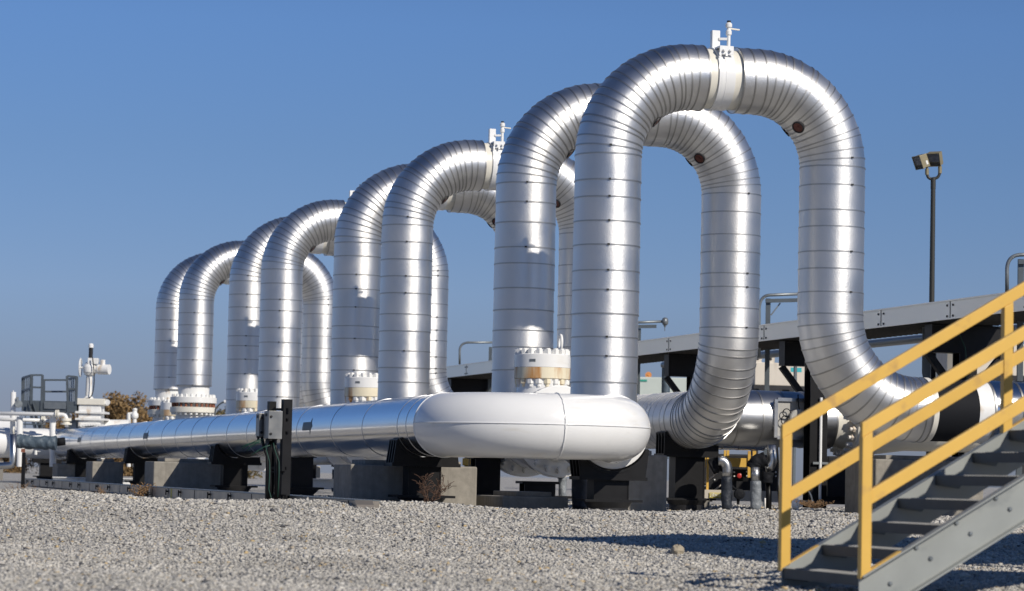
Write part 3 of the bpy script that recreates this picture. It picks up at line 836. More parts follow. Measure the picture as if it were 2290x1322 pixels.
mb = MB(); mb.box(c1 + X * .158 - Z_ * .05 + Y_ * .03, .003, .025, .045, (X, Y_, Z_)); mb.build("sticker", "white_flat", o)
flood(c2, math.radians(-30), math.radians(22), True)
mb = MB()
for x, y0, y1 in ((2073, 372, 391), (2102, 366, 388)):
    mb.cyl(at(x, y1, LY), at(x, y0 + 6, LY), .045, 12); mb.lathe(at(x, y0 + 8, LY), ZD, [(0, .03), (.09, .03)], 10)
mb.build("knuckle", "lamp_bronze", lp)

# ------------------------------------------------------------------ horizontal pipe with the box, and flanged valve
VH = QQ + 1.8
HZ2 = 1.58
def su(px, v, z):
    a, b = -40., 80.
    for _ in range(60):
        m_ = (a + b) / 2
        if proj(uv(m_, v, z))[0] < px: a = m_
        else: b = m_
    return (a + b) / 2
z2 = at(1720, 937, uv(5, VH, 0).y).z
ua, ub_ = SW + .25, su(1850, VH, z2)
cp_ = thing("cross_pipe", "silver horizontal pipe with white instrument box and bolted flange behind the yellow rail", "pipe", uv(ua, VH, 0))
pa = Path(); pa.line(uv(ua, VH, z2), uv(ub_, VH, z2), .5, rnd)
mb = MB(); jacket(mb, pa.st, .495, rnd, 56, bw=.03); mb.build("metal_jacket", ["soft_jacket", "band"], cp_)
uf = ub_
mb = MB(); mb.lathe(uv(uf, VH, z2), UD, [(-.02, .46), (.14, .455), (.24, .48), (.31, .50)], 48, False, False, hard=False); mb.build("neck", "cream", cp_)
for k, (d0, d1) in enumerate(((.30, .52), (.535, .76))):
    mb = MB(); mb.lathe(uv(uf + d0, VH, z2), UD, [(0, .655), (.015, .68), (d1 - d0 - .01, .68), (d1 - d0, .665)], 48); fl = mb.build("flange", "cream", cp_)
    if k == 0:
        for j in range(24):
            a = 2 * PI * j / 24; q = uv(uf + .30, VH + .59 * math.cos(a), z2 + .59 * math.sin(a))
            mb = MB(); mb.nut(q, -UD, .055, .06, .05); mb.build("bolt", "white_flat", fl)
mb = MB(); mb.lathe(uv(uf + .76, VH, z2), UD, [(0, .58), (.25, .56), (.7, .5), (2.2, .5)], 40, False, True, hard=False); mb.build("valve_body", "cream", cp_)
# instrument recess on the jacket
q = uv(su(1774, VH - .5, z2), VH - .505, z2 + .0)
mb = MB()
for s in (-1, 1):
    mb.box(q + UD * (s * .33), .03, .03, .33, (UD, VD, ZD)); mb.box(q + ZD * (s * .33), .30, .03, .03, (UD, VD, ZD))
mb.build("window_frame", "soft_jacket", cp_)
mb = MB(); mb.box(q + VD * .02, .30, .01, .30, (UD, VD, ZD)); mb.build("window_panel", "panel_grey", cp_)
mb = MB(); mb.lathe(q + UD * .06 - VD * .02, -VD, [(0, .17), (.10, .17), (.12, .15)], 28); gg = mb.build("instrument_cover", "panel_grey", cp_)
mb = MB()
for dx, dz, r in ((-.15, .10, .07), (-.17, -.03, .08), (-.13, -.14, .06)):
    mb.tube(arc_pts(q + UD * dx + ZD * dz - VD * .06, UD, ZD, r, 0, 1.9 * PI, 16), .009, 6)
mb.tube([q + UD * .06 + ZD * .42 - VD * .05, q + UD * .05 + ZD * .25 - VD * .1, q + UD * .06 + ZD * .15 - VD * .12], .012, 6)
mb.build("signal_wire", "black_matte", cp_)
# lower parallel pipe under it
lpx = thing("lower_pipe", "grey jacketed pipe just below the pipe with the instrument box", "pipe", uv(ua, VH + 1.8, 0))
pa = Path(); zz = at(1640, 985, uv(4.5, VH + 2.3, 0).y).z; pa.line(uv(su(1556, VH + 2.3, zz), VH + 2.3, zz), uv(su(1705, VH + 2.3, zz), VH + 2.3, zz), .5, rnd)
mb = MB(); jacket(mb, pa.st, .17, rnd, 32, bw=.03)
for p, t in (pa.st[0], pa.st[-1]): n, b = perp(t); k = mb.ring(p, n, b, .165, 32); mb.face([k + i for i in range(32)])
mb.build("metal_jacket", ["smooth_jacket", "band"], lpx)
mb = MB(); q = uv(su(1570, VH + 2.3, zz), VH + 2.3, 0); mb.box(q + ZD * (zz / 2 - .08), .05, .05, zz / 2 - .08, (UD, VD, ZD)); mb.build("pipe_stand", "black", lpx)

# ------------------------------------------------------------------ black sensing cabinet, skid, boots behind the rail
SY = 50.5
sk = thing("pump_skid", "yellow framed black machine on a cream skid under the silver pipes", "machine", at(1640, 1110, SY))
def pbox(x0, x1, y0, y1, Y, d):
    a, b = at(x0, y1, Y), at(x1, y0, Y)
    c = (a + b) / 2; c.y += d / 2
    return c, abs(b.x - a.x) / 2, d / 2, abs(b.z - a.z) / 2
def px_box(name, m_, parent, x0, x1, y0, y1, Y, d=.1, bev=0):
    mb = MB(); mb.box(*pbox(x0, x1, y0, y1, Y, d)); return mb.build(name, m_, parent, bev)
for x0, x1, y0, y1 in ((1572, 1579, 1006, 1045), (1579.5, 1586, 1006, 1100), (1619, 1624, 1007, 1026), (1625, 1631, 1007, 1026), (1672, 1679, 1009, 1068), (1683, 1691, 1009, 1045)):
    px_box("frame_post", "yellow", sk, x0, x1, y0, y1, SY, .07)
px_box("guard_plate", "yellow", sk, 1629, 1672, 1025, 1044, SY + .03, .03)
px_box("control_panel", "black", sk, 1634, 1674, 1050, 1076, SY + .2, .3)
px_box("engine_block", "dark_steel", sk, 1570, 1740, 1018, 1098, SY + .7, 1.2, .03)
mb = MB(); q = at(1653, 1064, SY + .19); mb.lathe(q, Vector((0, -1, 0)), [(0, .03), (.03, .03), (.04, .045), (.07, .045), (.08, .02)], 16); mb.build("red_knob", "red_knob", sk)
for x, y in ((1642, 1056), (1642, 1065), (1670, 1055), (1670, 1064), (1598, 1073), (1576, 1087), (1576, 1097), (1590, 1097), (1735, 1056), (1735, 1065)):
    mb = MB(); mb.lathe(at(x, y, SY + .19 if x > 1600 and x < 1700 else SY + .69), Vector((0, -1, 0)), [(0, .017), (.02, .012)], 8); mb.build("bolt", "white_flat", sk)
mb = MB(); mb.beam(at(1569, 1086, SY + .4), at(1606, 1056, SY + .4), .025, .025); mb.beam(at(1596, 1098, SY + .4), at(1625, 1074, SY + .4), .025, .025); mb.build("brace", "beige", sk)
px_box("skid_beam", "beige", sk, 1568, 1752, 1102, 1119, SY - .15, .12)
px_box("skid_beam", "beige", sk, 1566, 1752, 1099, 1101.5, SY - .148, .2)
px_box("skid_foot", "concrete", sk, 1567, 1587, 1119.5, 1135, SY - .15, .4)
tg = px_box("tag_plate", "tag_yellow", sk, 1586, 1622, 1102.5, 1113.5, SY - .17, .012)
tc = bpy.data.curves.new("tag_text", 'FONT'); tc.body = "LVRW12-"; tc.size = .105; tc.extrude = .002; tc.offset = .0022; tc.align_x = 'LEFT'
to = bpy.data.objects.new("tag_text", tc); COL.objects.link(to)
dg = bpy.context.evaluated_depsgraph_get(); me = bpy.data.meshes.new_from_object(to.evaluated_get(dg)); bpy.data.objects.remove(to)
lt = bpy.data.objects.new("tag_lettering", me); COL.objects.link(lt); me.materials.clear(); me.materials.append(MATS["letter_white"])
q = at(1587.5, 1111.5, SY - .178); xs = [v_.co.x for v_ in me.vertices]; wd = max(xs) - min(xs); sx = (at(1610, 1111, SY).x - q.x) / wd
lt.matrix_world = Matrix.LocRotScale(q, Matrix.Rotation(PI / 2, 3, 'X').to_quaternion(), Vector((sx, 1, 1)))
me.transform(Matrix.Translation(-root_loc(sk)) @ lt.matrix_world); lt.matrix_world = Matrix.Identity(4); lt.parent = tg

BY = 46.5
def wrinkled(name, m_, parent, pts, r, Y, seed, amp=.09):
    rg = random.Random(seed); mb = MB(); P = [at(x, y, Y) for x, y in pts]
    # resample
    q = []
    for a, b in zip(P, P[1:]):
        for i in range(10): q.append(a.lerp(b, i / 10))
    q.append(P[-1]); n = None; last = None; seg = 26; ph = [rg.uniform(0, 6) for _ in range(6)]
    for i, p in enumerate(q):
        t = (q[min(i + 1, len(q) - 1)] - q[max(i - 1, 0)]).normalized()
        if n is None: n, b = perp(t)
        else: n = (n - t * n.dot(t)).normalized(); b = t.cross(n)
        k = len(mb.v)
        for j in range(seg):
            a = 2 * PI * j / seg; s = i * .55
            rr = r * (1 + amp * (.5 * math.sin(s * 1.3 + 2 * a + ph[0]) + .35 * math.sin(s * 2.1 - 3 * a + ph[1]) + .25 * math.sin(s * 3.3 + a * 5 + ph[2])))
            mb.v.append(p + n * math.cos(a) * rr + b * math.sin(a) * rr)
        if last is not None: mb.strip(last, k, seg)
        else: mb.face([k + j for j in range(seg)][::-1])
        last = k
    mb.face([last + j for j in range(seg)])
    return mb.build(name, m_, parent)
wb = thing("wrapped_pipe", "dark wrapped riser with silver elbow before the yellow framed machine", "wrapped pipe", at(1625, 1130, BY), "wrapped risers near the machine")
wrinkled("dark_boot", "wrap_navy", wb, [(1625, 1140), (1625, 1066)], .092, BY, 1)
px_tube("silver_elbow", "soft_jacket", wb, [(1625, 1067)] + bend((1626, 1055), (1627, 1028), (1606, 1030), 8), .088, BY, 18)
wrinkled("black_wrap", "black_matte", wb, [(1622, 1034), (1606, 1038), (1590, 1046)], .13, BY + .15, 2)
mb = MB(); q = at(1651, 1105, BY); mb.lathe(q, Vector((.2, -1, 0)), [(0, .03), (.02, .09), (.1, .09), (.12, .04)], 18); mb.lathe(q - ZD * .08, -ZD, [(0, .03), (.1, .02)], 8); mb.tube([q + ZD * .05, q + ZD * .12 + Vector((-.1, 0, 0)), at(1638, 1085, BY)], .02, 8); mb.build("gauge_bag", "black_matte", wb)
wb2 = thing("wrapped_pipe", "light grey wrapped riser with silver elbow beside the yellow stair post", "wrapped pipe", at(1690, 1130, BY), "wrapped risers near the machine")
wrinkled("grey_boot", "wrap_grey", wb2, [(1690, 1140), (1690, 1076)], .095, BY - .1, 3)
px_tube("silver_sleeve", "soft_jacket", wb2, [(1690, 1080), (1689, 1045)], .075, BY - .1, 18)
wrinkled("black_wrap", "black_matte", wb2, [(1684, 1048), (1690, 1034), (1712, 1026)], .125, BY, 4)
px_tube("silver_drop", "soft_jacket", wb2, [(1727, 995), (1727, 1030), (1722, 1044), (1712, 1046)], .09, BY + .1, 18)
wrinkled("dark_bag", "black_matte", wb2, [(1717, 1056), (1714, 1080)], .10, BY, 5)
px_tube("black_cable", "black_matte", wb2, [(1738, 1000), (1741, 1040), (1739, 1080), (1743, 1130)], .018, BY - .05, 6)
px_tube("grounding_rod", "white_flat", wb2, [(1711, 1114), (1711, 1140)], .014, BY - .1, 6)
px_tube("black_post", "black", wb2, [(1719, 1080), (1719, 1140)], .055, BY + .1, 6)
# blue-grey riser under the nearest valve and the dark one beside it
r1 = thing("wrapped_pipe", "thin blue-grey wrapped riser beside the nearest valve's concrete pad", "wrapped pipe", at(1258, 1115, 43.4), "wrapped risers near the machine")
wrinkled("grey_boot", "wrap_grey", r1, [(1258, 1120), (1258, 1064)], .065, 43.4, 6); wrinkled("top_wrap", "black_matte", r1, [(1258, 1068), (1254, 1050)], .085, 43.4, 7)
r2 = thing("wrapped_pipe", "dark navy wrapped riser left of the U bend's right support", "wrapped pipe", at(1295, 1125, 40.9), "wrapped risers near the machine")
wrinkled("dark_boot", "wrap_navy", r2, [(1296, 1140), (1295, 1038)], .115, 40.9, 8, .05)
# small parts near the yellow post foot
cpz = thing("copper_pipe", "short copper coloured stub standing in gravel by the yellow stair post", "pipe stub", at(1748, 1135, 44))
mb = MB(); mb.lathe(at(1747, 1140, 44), ZD, [(0, .045), (.22, .045), (.22, .035), (.2, .035)], 16, False); mb.build("stub", "copper", cpz)
wv = thing("drain_valve", "small white valve with rusty nipple behind the yellow stair post", "valve", at(1780, 1130, 43))
mb = MB(); mb.lathe(at(1781, 1127, 43), Vector((.9, -.4, 0)), [(-.05, .085), (.02, .085), (.02, .05), (.09, .05)], 18)
for j in range(6):
    a = 2 * PI * j / 6; mb.nut(at(1781, 1127, 43) + Vector((.018, -.008, 0)) + Vector((.4, .9, 0)) * (.06 * math.cos(a)) + ZD * (.06 * math.sin(a)), Vector((.9, -.4, 0)), .014, .02)
mb.cyl(at(1779, 1128, 43.1), at(1779, 1150, 43.1), .05, 12)
mb.build("valve_body", "white_flat", wv)
mb = MB(); mb.cyl(at(1788, 1126, 42.95), at(1812, 1126, 42.9), .022, 10); mb.lathe(at(1788, 1126, 42.95), Vector((1, 0, 0)), [(0, .035), (.03, .035)], 8); mb.build("rusty_nipple", "rust", wv)
mb = MB(); mb.cyl(at(1816, 1140, 42.9), at(1816, 1118, 42.9), .02, 8); mb.tube([at(1816, 1118, 42.9), at(1814, 1108, 42.9), at(1809, 1099, 42.9)], .012, 6); mb.build("drain_tail", "cream", wv)
# dark cabinets under the flanged valve
dc = thing("equipment_cabinet", "dark equipment cabinet between the black column and the dark plinth", "cabinet", at(1890, 1110, 47.5))
px_box("cabinet_body", "dark_steel", dc, 1850, 1948, 1022, 1112, 47.5, .8, .02); px_box("door", "black", dc, 1912, 1946, 1038, 1108, 47.44, .05, .01)
px_box("base_frame", "black", dc, 1838, 1955, 1112.5, 1122, 47.2, 1.0)
mb = MB(); q = at(1843, 1105, 47.1); mb.lathe(q, Vector((0, -1, 0)), [(0, .02), (.03, .02)], 10); mb.build("drain_plug", "white_flat", dc)
gc = thing("panel_cabinet", "grey sheet metal cabinet on the right black frame", "cabinet", at(2070, 1080, 50))
mb = MB(); a, b = at(2061, 853, 50), at(2082, 724, 50)
mb.prism([Vector((a.x + .04, 50, a.z)), Vector((b.x, 50, a.z)), Vector((b.x, 50, b.z)), Vector((a.x, 50, b.z)), Vector((a.x, 50, a.z + .15))], Vector((.2, .5, 0))); mb.build("cabinet_body", "grey_steel", gc, bev=.01)
mb = MB(); mb.box(Vector(((a.x + b.x) / 2 + .1, 50.25, a.z / 2 - .02)), .04, .04, a.z / 2 - .02); mb.build("cabinet_stand", "black", gc)
px_box("cable_channel", "black", gc, 2083, 2093, 786, 870, 49.9, .1); px_box("cable_channel", "tray", gc, 2118, 2136, 745, 868, 50.6, .1)

# ------------------------------------------------------------------ background enclosures
HG = "raised beige housings behind the pipework"
def housing(x0, x1, y0, y1, Y, label, signpx, lugs):
    a, b = at(x0, y1, Y), at(x1, y0, Y); u_, v_ = uv_of(a); w_ = (b.x - a.x) / UD.x
    root = thing("cooler_housing", label, "housing", uv(u_, v_, 0), HG)
    mb = MB(); mb.buv(u_, u_ + w_, v_, v_ + 3, a.z, b.z); mb.build("housing", "beige", root, bev=.02)
    mb = MB(); mb.buv(u_ - .05, u_ + w_ + .05, v_ - .05, v_ + 3.05, a.z - .10, a.z - .002); mb.build("bottom_frame", "dark_steel", root)
    for f in lugs:
        q = uv(u_ + w_ * f, v_ + .1, b.z + .10)
        mb = MB(); mb.lathe(q, -VD, [(0, .13), (.03, .13)], 16); mb.mt(1).lathe(q - VD * .031, -VD, [(0, .045), (.004, .045)], 12); mb.mt(0).box(q - ZD * .06 - VD * .015, .12, .014, .06, (UD, VD, ZD)); mb.build("lifting_lug", ["beige", "dark_steel"], root)
    for f in (.03, .5, .97):
        mb = MB(); q = uv(u_ + w_ * f, v_ + .1, 0); mb.box(q + ZD * (a.z / 2 - .06), .08, .08, a.z / 2 - .05, (UD, VD, ZD)); mb.build("leg", "dark_steel", root)
    f0, f1, zf = signpx; z_ = a.z + (b.z - a.z) * zf
    mb = MB(); mb.buv(u_ + w_ * f0, u_ + w_ * f1, v_ - .006, v_ - .001, z_ - .06, z_ + .06); mb.build("teal_sign", "teal_sign", root)
housing(1688, 1838, 813, 861, 75, "raised beige housing with lifting lugs seen between the two nearest right legs", (.55, .72, .72), (.05, .25, .9))
housing(2184, 2420, 771, 838, 66, "raised beige housing at the right edge seen between the yellow rails", (.2, .32, .82), (.3, .9))
GY = 118
gb = thing("cooler_housing", "far pale green housing with green sign beside the nearest left leg", "housing", at(1480, 1070, GY), HG)
px_box("housing", "pale_green", gb, 1380, 1575, 846, 905, GY, 5, .05); px_box("bottom_frame", "dark_steel", gb, 1380, 1575, 905.5, 912, GY + .3, 4)
px_box("green_sign", "green_sign", gb, 1431, 1447, 849, 853, GY - .03, .02)
mb = MB(); mb.lathe(at(1450, 839, GY + .3), Vector((0, -1, 0)), [(0, .14), (.06, .14)], 20); mb.lathe(at(1450, 838, GY + .235), Vector((0, -1, 0)), [(0, .05), (.02, .05)], 12); mb.build("lifting_lug", "orange", gb)
for x in (1390, 1470, 1560): px_box("leg", "dark_steel", gb, x, x + 6, 912.5, 1090, GY + 1, .3)

# ------------------------------------------------------------------ left far area: platform, actuator valve, white piping
PY = 92
ap = thing("access_platform", "grey galvanised access platform with barred railings at the far left", "platform", at(110, 1045, PY))
G = "dark_grey_steel"
def pbar(name, m_, parent, a, b, Y0, Y1, w=.05):
    mb = MB(); mb.beam(at(*a, Y0), at(*b, Y1), w, w); return mb.build(name, m_, parent)
for (a, b, y0, y1) in (((51, 845), (71, 839), PY, PY - 2), ((71, 839), (95, 839), PY - 2, PY - 2), ((51, 874), (71, 868), PY, PY - 2), ((71, 866), (95, 867), PY - 2, PY - 2),
                       ((95, 850), (148, 850), PY, PY), ((95, 876), (148, 876), PY, PY), ((150, 841), (172, 843), PY - 2, PY - 2), ((153, 848), (172, 843), PY, PY - 2), ((153, 875), (172, 869), PY, PY - 2), ((150, 870), (172, 870), PY - 2, PY - 2)):
    pbar("rail", G, ap, a, b, y0, y1, .06)
for a, b, yy in (((51, 845), (50, 905), PY), ((71, 839), (70, 905), PY - 2), ((95, 839), (92, 960), PY - 2), ((98, 850), (98, 905), PY), ((150, 841), (154, 960), PY - 2), ((172, 843), (170, 905), PY - 2)):
    pbar("rail_post", G, ap, a, b, yy, yy, .08)
for k in range(4):
    t = (k + 1) / 5; pbar("baluster", G, ap, (51 + 20 * t, 845 - 6 * t), (50 + 20 * t, 905), PY - 2 * t, PY - 2 * t, .035)
    pbar("baluster", "grey_steel", ap, (153 + 19 * t, 848 - 5 * t), (152 + 19 * t, 905), PY - 2 * t, PY - 2 * t, .035)
px_box("deck", G, ap, 48, 172, 898, 919, PY - 2, 2.2)
px_box("kick_plate", "grey_steel", ap, 98, 148, 900, 914, PY - 2.05, .04)
for x in (52, 96, 168): px_box("leg", G, ap, x, x + 5, 919.5, 1044, PY - 1.5, .1)
mb = MB()
for k in range(6):
    a = at(64 + 5 * k, 925 + 12 * k, PY - 2.6 - .25 * k); mb.box(a, .42, .13, .02)
for s in (0, 1): mb.beam(at(62 + s * 10, 905, PY - 2.1), at(96 + s * 10, 1010, PY - 4), .03, .2)
mb.build("step_flight", G, ap)

AY = 90
av = thing("actuator_valve", "tall white motor-operated valve with stem cover beyond the header's far end", "valve", at(205, 1045, AY))
px_box("bonnet_box", "white_flat", av, 174, 226, 905, 955, AY, .85, .03)
px_box("bonnet_flange", "cream", av, 172, 234, 892, 905, AY - .06, .97, .02)
for y in (921, 936): px_box("stiffener_rib", "white_flat", av, 168, 235, y, y + 3, AY - .08, 1.0)
mb = MB(); mb.lathe(at(240, 900, AY), Vector((0, 1, 0)), [(0, .09), (.06, .09)], 16); mb.build("lifting_eye", "white_flat", av)
mb = MB(); mb.lathe(at(198, 893, AY + .4), ZD, [(0, .2), (.1, .11), (.8, .10), (.82, .2)], 18); mb.build("yoke", "white_flat", av)
q = at(202, 826, AY + .4)
mb = MB(); mb.lathe(q - ZD * .22, ZD, [(0, .12), (.12, .24), (.3, .24), (.45, .15)], 20, hard=False); mb.cyl(q, q + Vector((.62, -.15, 0)), .13, 18); mb.cyl(q + Vector((.28, -.05, .0)), q + Vector((.66, -.15, 0)), .17, 18); mb.cyl(q + Vector((.42, -.1, .1)), q + Vector((.42, -.1, .32)), .085, 14); mb.box(q + Vector((.1, -.05, .27)), .17, .14, .1); mb.build("actuator", "white_flat", av, bev=.01)
mb = MB(); mb.lathe(q + Vector((-.25, 0, .05)), Vector((-1, 0, 0)), [(0, .03), (.12, .03)], 10); mb.tube(arc_pts(q + Vector((-.33, 0, .05)), Vector((0, 1, 0)), ZD, .3, 0, 2 * PI, 24), .02, 6); mb.beam(q + Vector((-.33, -.3, .05)), q + Vector((-.33, .3, .05)), .03, .03); mb.beam(q + Vector((-.33, 0, -.25)), q + Vector((-.33, 0, .35)), .03, .03, Vector((0, 1, 0))); mb.build("handwheel", "white_flat", av)
mb = MB(); mb.cyl(q + ZD * .35, q + ZD * .72, .07, 14); mb.build("stem_cover", "dark_steel", av)
mb = MB(); mb.lathe(q + ZD * .72, ZD, [(0, .085), (.1, .085), (.14, .05)], 14); mb.build("stem_cap", "white", av)
px_tube("signal_cable", "dark_steel", av, bend((207, 800), (215, 860), (205, 885)) + bend((200, 890), (180, 893), (172, 905)), .02, AY + .1, 6)
mb = MB(); mb.cyl(at(150, 962, AY + 1), at(290, 962, AY + 1), .35, 20); mb.lathe(at(206, 962, AY + .4), ZD, [(-1.3, .45), (.1, .45)], 24)
for k in range(9):
    mb.cyl(at(182 + 6 * k, 952 - 3 * math.sin(k / 8 * PI), AY - .12), at(182 + 6 * k, 952 - 3 * math.sin(k / 8 * PI), AY + .1), .05, 8)
mb.build("valve_body", "white_flat", av)

WY = 84
wp = thing("white_pipe_rack", "white pipes with flanges on short stanchions at the left edge", "pipe rack", at(70, 1045, WY))
px_tube("upper_pipe", "white", wp, [(-30, 924), (132, 927)] + bend((138, 927), (149, 928), (149, 940)) + [(149, 955)], .062, WY, 14)
px_tube("lower_pipe", "white", wp, [(-30, 937), (120, 941)], .058, WY + .4, 14)
for x, y in ((128, 926), (97, 940)):
    mb = MB()
    for s in (-1, 1): mb.lathe(at(x + s * 2.2, y, WY if y < 930 else WY + .4), Vector((1, 0, 0)), [(-.02, .13), (.02, .13)], 18)
    mb.build("flange", "cream", wp)
for x, y0, y1 in ((44, 932, 1044), (118, 929, 1044)):
    mb = MB(); mb.cyl(at(x, y0, WY + .2), at(x, y1, WY + .2), .1, 14); mb.build("stanchion", "white", wp)
mb = MB(); mb.cyl(at(30, 877, WY + .6), at(27, 1044, WY + .6), .085, 14); mb.cyl(at(30, 873, WY + .6), at(30, 878, WY + .6), .015, 6); mb.build("vent_riser", "white", wp)
mb = MB(); mb.lathe(at(148, 950, WY), ZD, [(0, .17), (.05, .17), (.05, .11), (.12, .11), (.12, .16), (.2, .16)], 18); mb.build("end_flange", "cream", wp)
mb = MB(); q = at(41, 904, WY + .5); mb.lathe(q, Vector((.3, -1, 0)), [(0, .12), (.1, .12)], 18); mb.cyl(at(32, 898, WY + .6), at(40, 898, WY + .6), .03, 8); mb.cyl(at(39, 888, WY + .5), at(39, 902, WY + .5), .04, 8); mb.build("gauge", "grey_steel", wp)
vs_ = thing("white_vessel", "big white horizontal pipe behind the far left pipe rack", "pipe", at(-20, 1045, 97))
mb = MB(); mb.cyl(at(-80, 962, 97), at(36, 962, 97), .55, 32); mb.lathe(at(36, 962, 97), Vector((1, 0, 0)), [(0, .55), (.1, .5), (.18, .3)], 32, False, True, hard=False); mb.build("shell", "white", vs_)
mb = MB(); mb.box(Vector((at(-10, 962, 97).x, 97, .35)), .25, .4, .35); mb.build("saddle_foot", "concrete", vs_)

NYY = 66
iw = thing("insulated_branch", "blue-grey wrapped branch pipe with silver riser at the far left end of the header", "pipe", at(80, 1080, NYY))
wrinkled("blue_wrap", "wrap_blue", iw, [(38, 986), (60, 989), (100, 990), (126, 991)], .165, NYY, 11, .12)
px_tube("black_stub", "black_matte", iw, [(124, 989), (145, 987)], .10, NYY + .2, 14)
px_tube("silver_riser", "soft_jacket", iw, [(-20, 1043), (20, 1041)] + bend((24, 1040), (30, 1040), (30, 1028)) + [(30, 971)], .082, NYY - .2, 16)
px_tube("top_valve", "cream", iw, [(30, 971), (30, 962), (31, 954)], .025, NYY - .2, 8)
px_tube("top_bar", "white_flat", iw, [(37, 976), (62, 977), (98, 975)], .02, NYY - .05, 8)
mb = MB(); mb.cyl(at(81, 1009, NYY), at(91, 1009, NYY), .02, 8); mb.cyl(at(80, 1007, NYY), at(80, 1017, NYY), .035, 8); mb.build("drain_valve", "white_flat", iw)
bp_ = thing("black_post", "rust-topped black post standing in front of the far left pipes", "post", at(51, 1095, NYY - .3))
px_box("post", "black", bp_, 46, 56, 1012, 1102, NYY - .3, .11); px_box("rusty_top", "rust", bp_, 47, 55, 1004, 1011.5, NYY - .3, .09)
vv_ = thing("small_valve", "small white valve tree standing before the brown trees at left", "valve", at(292, 1045, 95))
mb = MB(); mb.cyl(at(301, 920, 95), at(301, 1044, 95), .07, 12); mb.lathe(at(301, 936, 95), ZD, [(0, .1), (.05, .13), (.16, .13), (.2, .08), (.3, .08), (.32, .1), (.36, .05)], 14, hard=False); mb.build("valve_body", "white_flat", vv_)
mb = MB(); mb.cyl(at(286, 926, 95), at(300, 924, 95), .05, 10); mb.cyl(at(288, 926, 95), at(288, 1044, 95), .07, 12); mb.build("side_pipe", "white_flat", vv_)
gl = thing("gooseneck_lamp", "small grey gooseneck fitting rising beside the far left flange", "lamp", at(484, 1050, 76))
px_tube("stem", "dark_grey_steel", gl, [(481, 1060), (481, 925)] + bend((482, 915), (490, 902), (501, 899)), .025, 76, 8)
mb = MB(); mb.lathe(at(501, 899, 76), Vector((1, 0, .15)), [(0, .05), (.12, .06), (.14, .03)], 12); mb.build("lamp_head", "white_flat", gl)
# low white beams seen under the header
WB = "pale steel beams lying low under the header"
for x0, x1, y0, y1, Y, lab in ((655, 775, 1074, 1087, 57, "pale steel beam seen under the header right of the junction box stand"),
                                (118, 345, 1073, 1084, 74, "long pale steel beam seen low under the header at left")):
    o = thing("steel_beam", lab, "steel beam", at((x0 + x1) / 2, y1 + 6, Y), WB)
    px_box("web", "white_flat", o, x0, x1, y0, y1, Y, .05); 
    c, hx, hy, hz = pbox(x0, x1, y0, y1, Y, .05)
    mb = MB(); mb.box(Vector((c.x, c.y, c.z + hz + .012)), hx, .12, .01); mb.box(Vector((c.x, c.y, c.z - hz - .012)), hx, .12, .01); mb.build("flange_plate", "white_flat", o)
    mb = MB(); zb_ = c.z - hz - .024
    for s in (-.8, .8): mb.box(Vector((c.x + hx * s, c.y, zb_ / 2 - .1)), .12, .1, zb_ / 2 + .1)
    mb.build("foot", "dark_steel", o)
# clutter pipe seen through the gap under the header
gp2 = thing("low_pipe", "cream horizontal pipe with dark wrapped drop behind the header's middle", "pipe", at(730, 1060, 58))
px_tube("pipe_run", "cream", gp2, [(660, 1031), (752, 1030)], .09, 58, 16); wrinkled("dark_wrap", "black_matte", gp2, [(742, 1033), (760, 1034), (772, 1037)], .11, 57.8, 21)
wrinkled("wrapped_drop", "wrap_blue", gp2, [(752, 1050), (750, 1100)], .085, 58, 22); px_box("black_cabinet", "black", gp2, 690, 707, 1040, 1072, 58.5, .2); px_box("pale_panel", "beige", gp2, 707.5, 716, 1043, 1069, 58.4, .05)
yf = thing("yellow_equipment", "yellow painted bracket peeking out under the white U bend", "equipment", at(1050, 1110, 46))
px_box("bracket", "yellow", yf, 1034, 1048, 1025, 1041, 46, .1, .01); px_box("bracket", "yellow", yf, 1050, 1064, 1025, 1040, 46.1, .1, .01); px_box("stand", "black", yf, 1040, 1060, 1042, 1130, 46.2, .2)

# ------------------------------------------------------------------ staircase
FA = at(1757, 1262, 20.4); SA = .32
RD = Vector((math.cos(SA), math.sin(SA), 0)); AD = Vector((math.sin(SA), -math.cos(SA), 0))   # run, towards the viewer
WST = 1.31; M = .574; ZF = FA.z
RISE = .18; RUN = RISE / M
RT = 5.0
st = thing("staircase", "grey steel staircase with yellow handrails in the right foreground", "staircase", FA)
def S(r, a, z): return Vector((FA.x, FA.y, 0)) + RD * r + AD * a + ZD * z
GZ = -.29
for a, side in ((0, -1), (WST, 1)):
    mb = MB(); z0, D = ZF - .015, .345
    f = lambda r: z0 + M * r
    poly = [S(-.03, a, GZ - .02), S(-.03, a, f(-.03)), S(RT, a, f(RT)), S(RT, a, f(RT) - D), S((GZ - .02 - z0 + D) / M, a, GZ - .02)]
    mb.prism(poly, AD * (.012 * side))
    nz = ZD * math.cos(math.atan(M)) - RD * math.sin(math.atan(M)); tt = (RD + ZD * M).normalized()
    for top in (0, 1):
        rs, re = (-.03, RT) if not top else ((GZ - z0 + D) / M + .02, RT)
        c0, c1 = S(rs, a, f(rs) - (D if top else 0)), S(re, a, f(re) - (D if top else 0))
        mb.prism([c0 + AD * (.001 * side), c1 + AD * (.001 * side), c1 + AD * (.075 * side), c0 + AD * (.075 * side)], nz * (.012 if top else -.012))
    sg = mb.build("stringer", "stair_grey", st)
    if a:
        k = 0
        while .21 + RUN * k < RT - .3:
            r = .21 + RUN * k
            for dr, dz in ((0, -.13), (.2, -.05)):
                q = S(r + dr, a + .012, f(r + dr) + dz - (.06 if dr == 0 else 0))
                mb = MB(); mb.lathe(q, AD, [(0, .017), (.008, .017), (.014, .010)], 10); mb.build("bolt", "grey_steel", sg)
            k += 1
k = 0
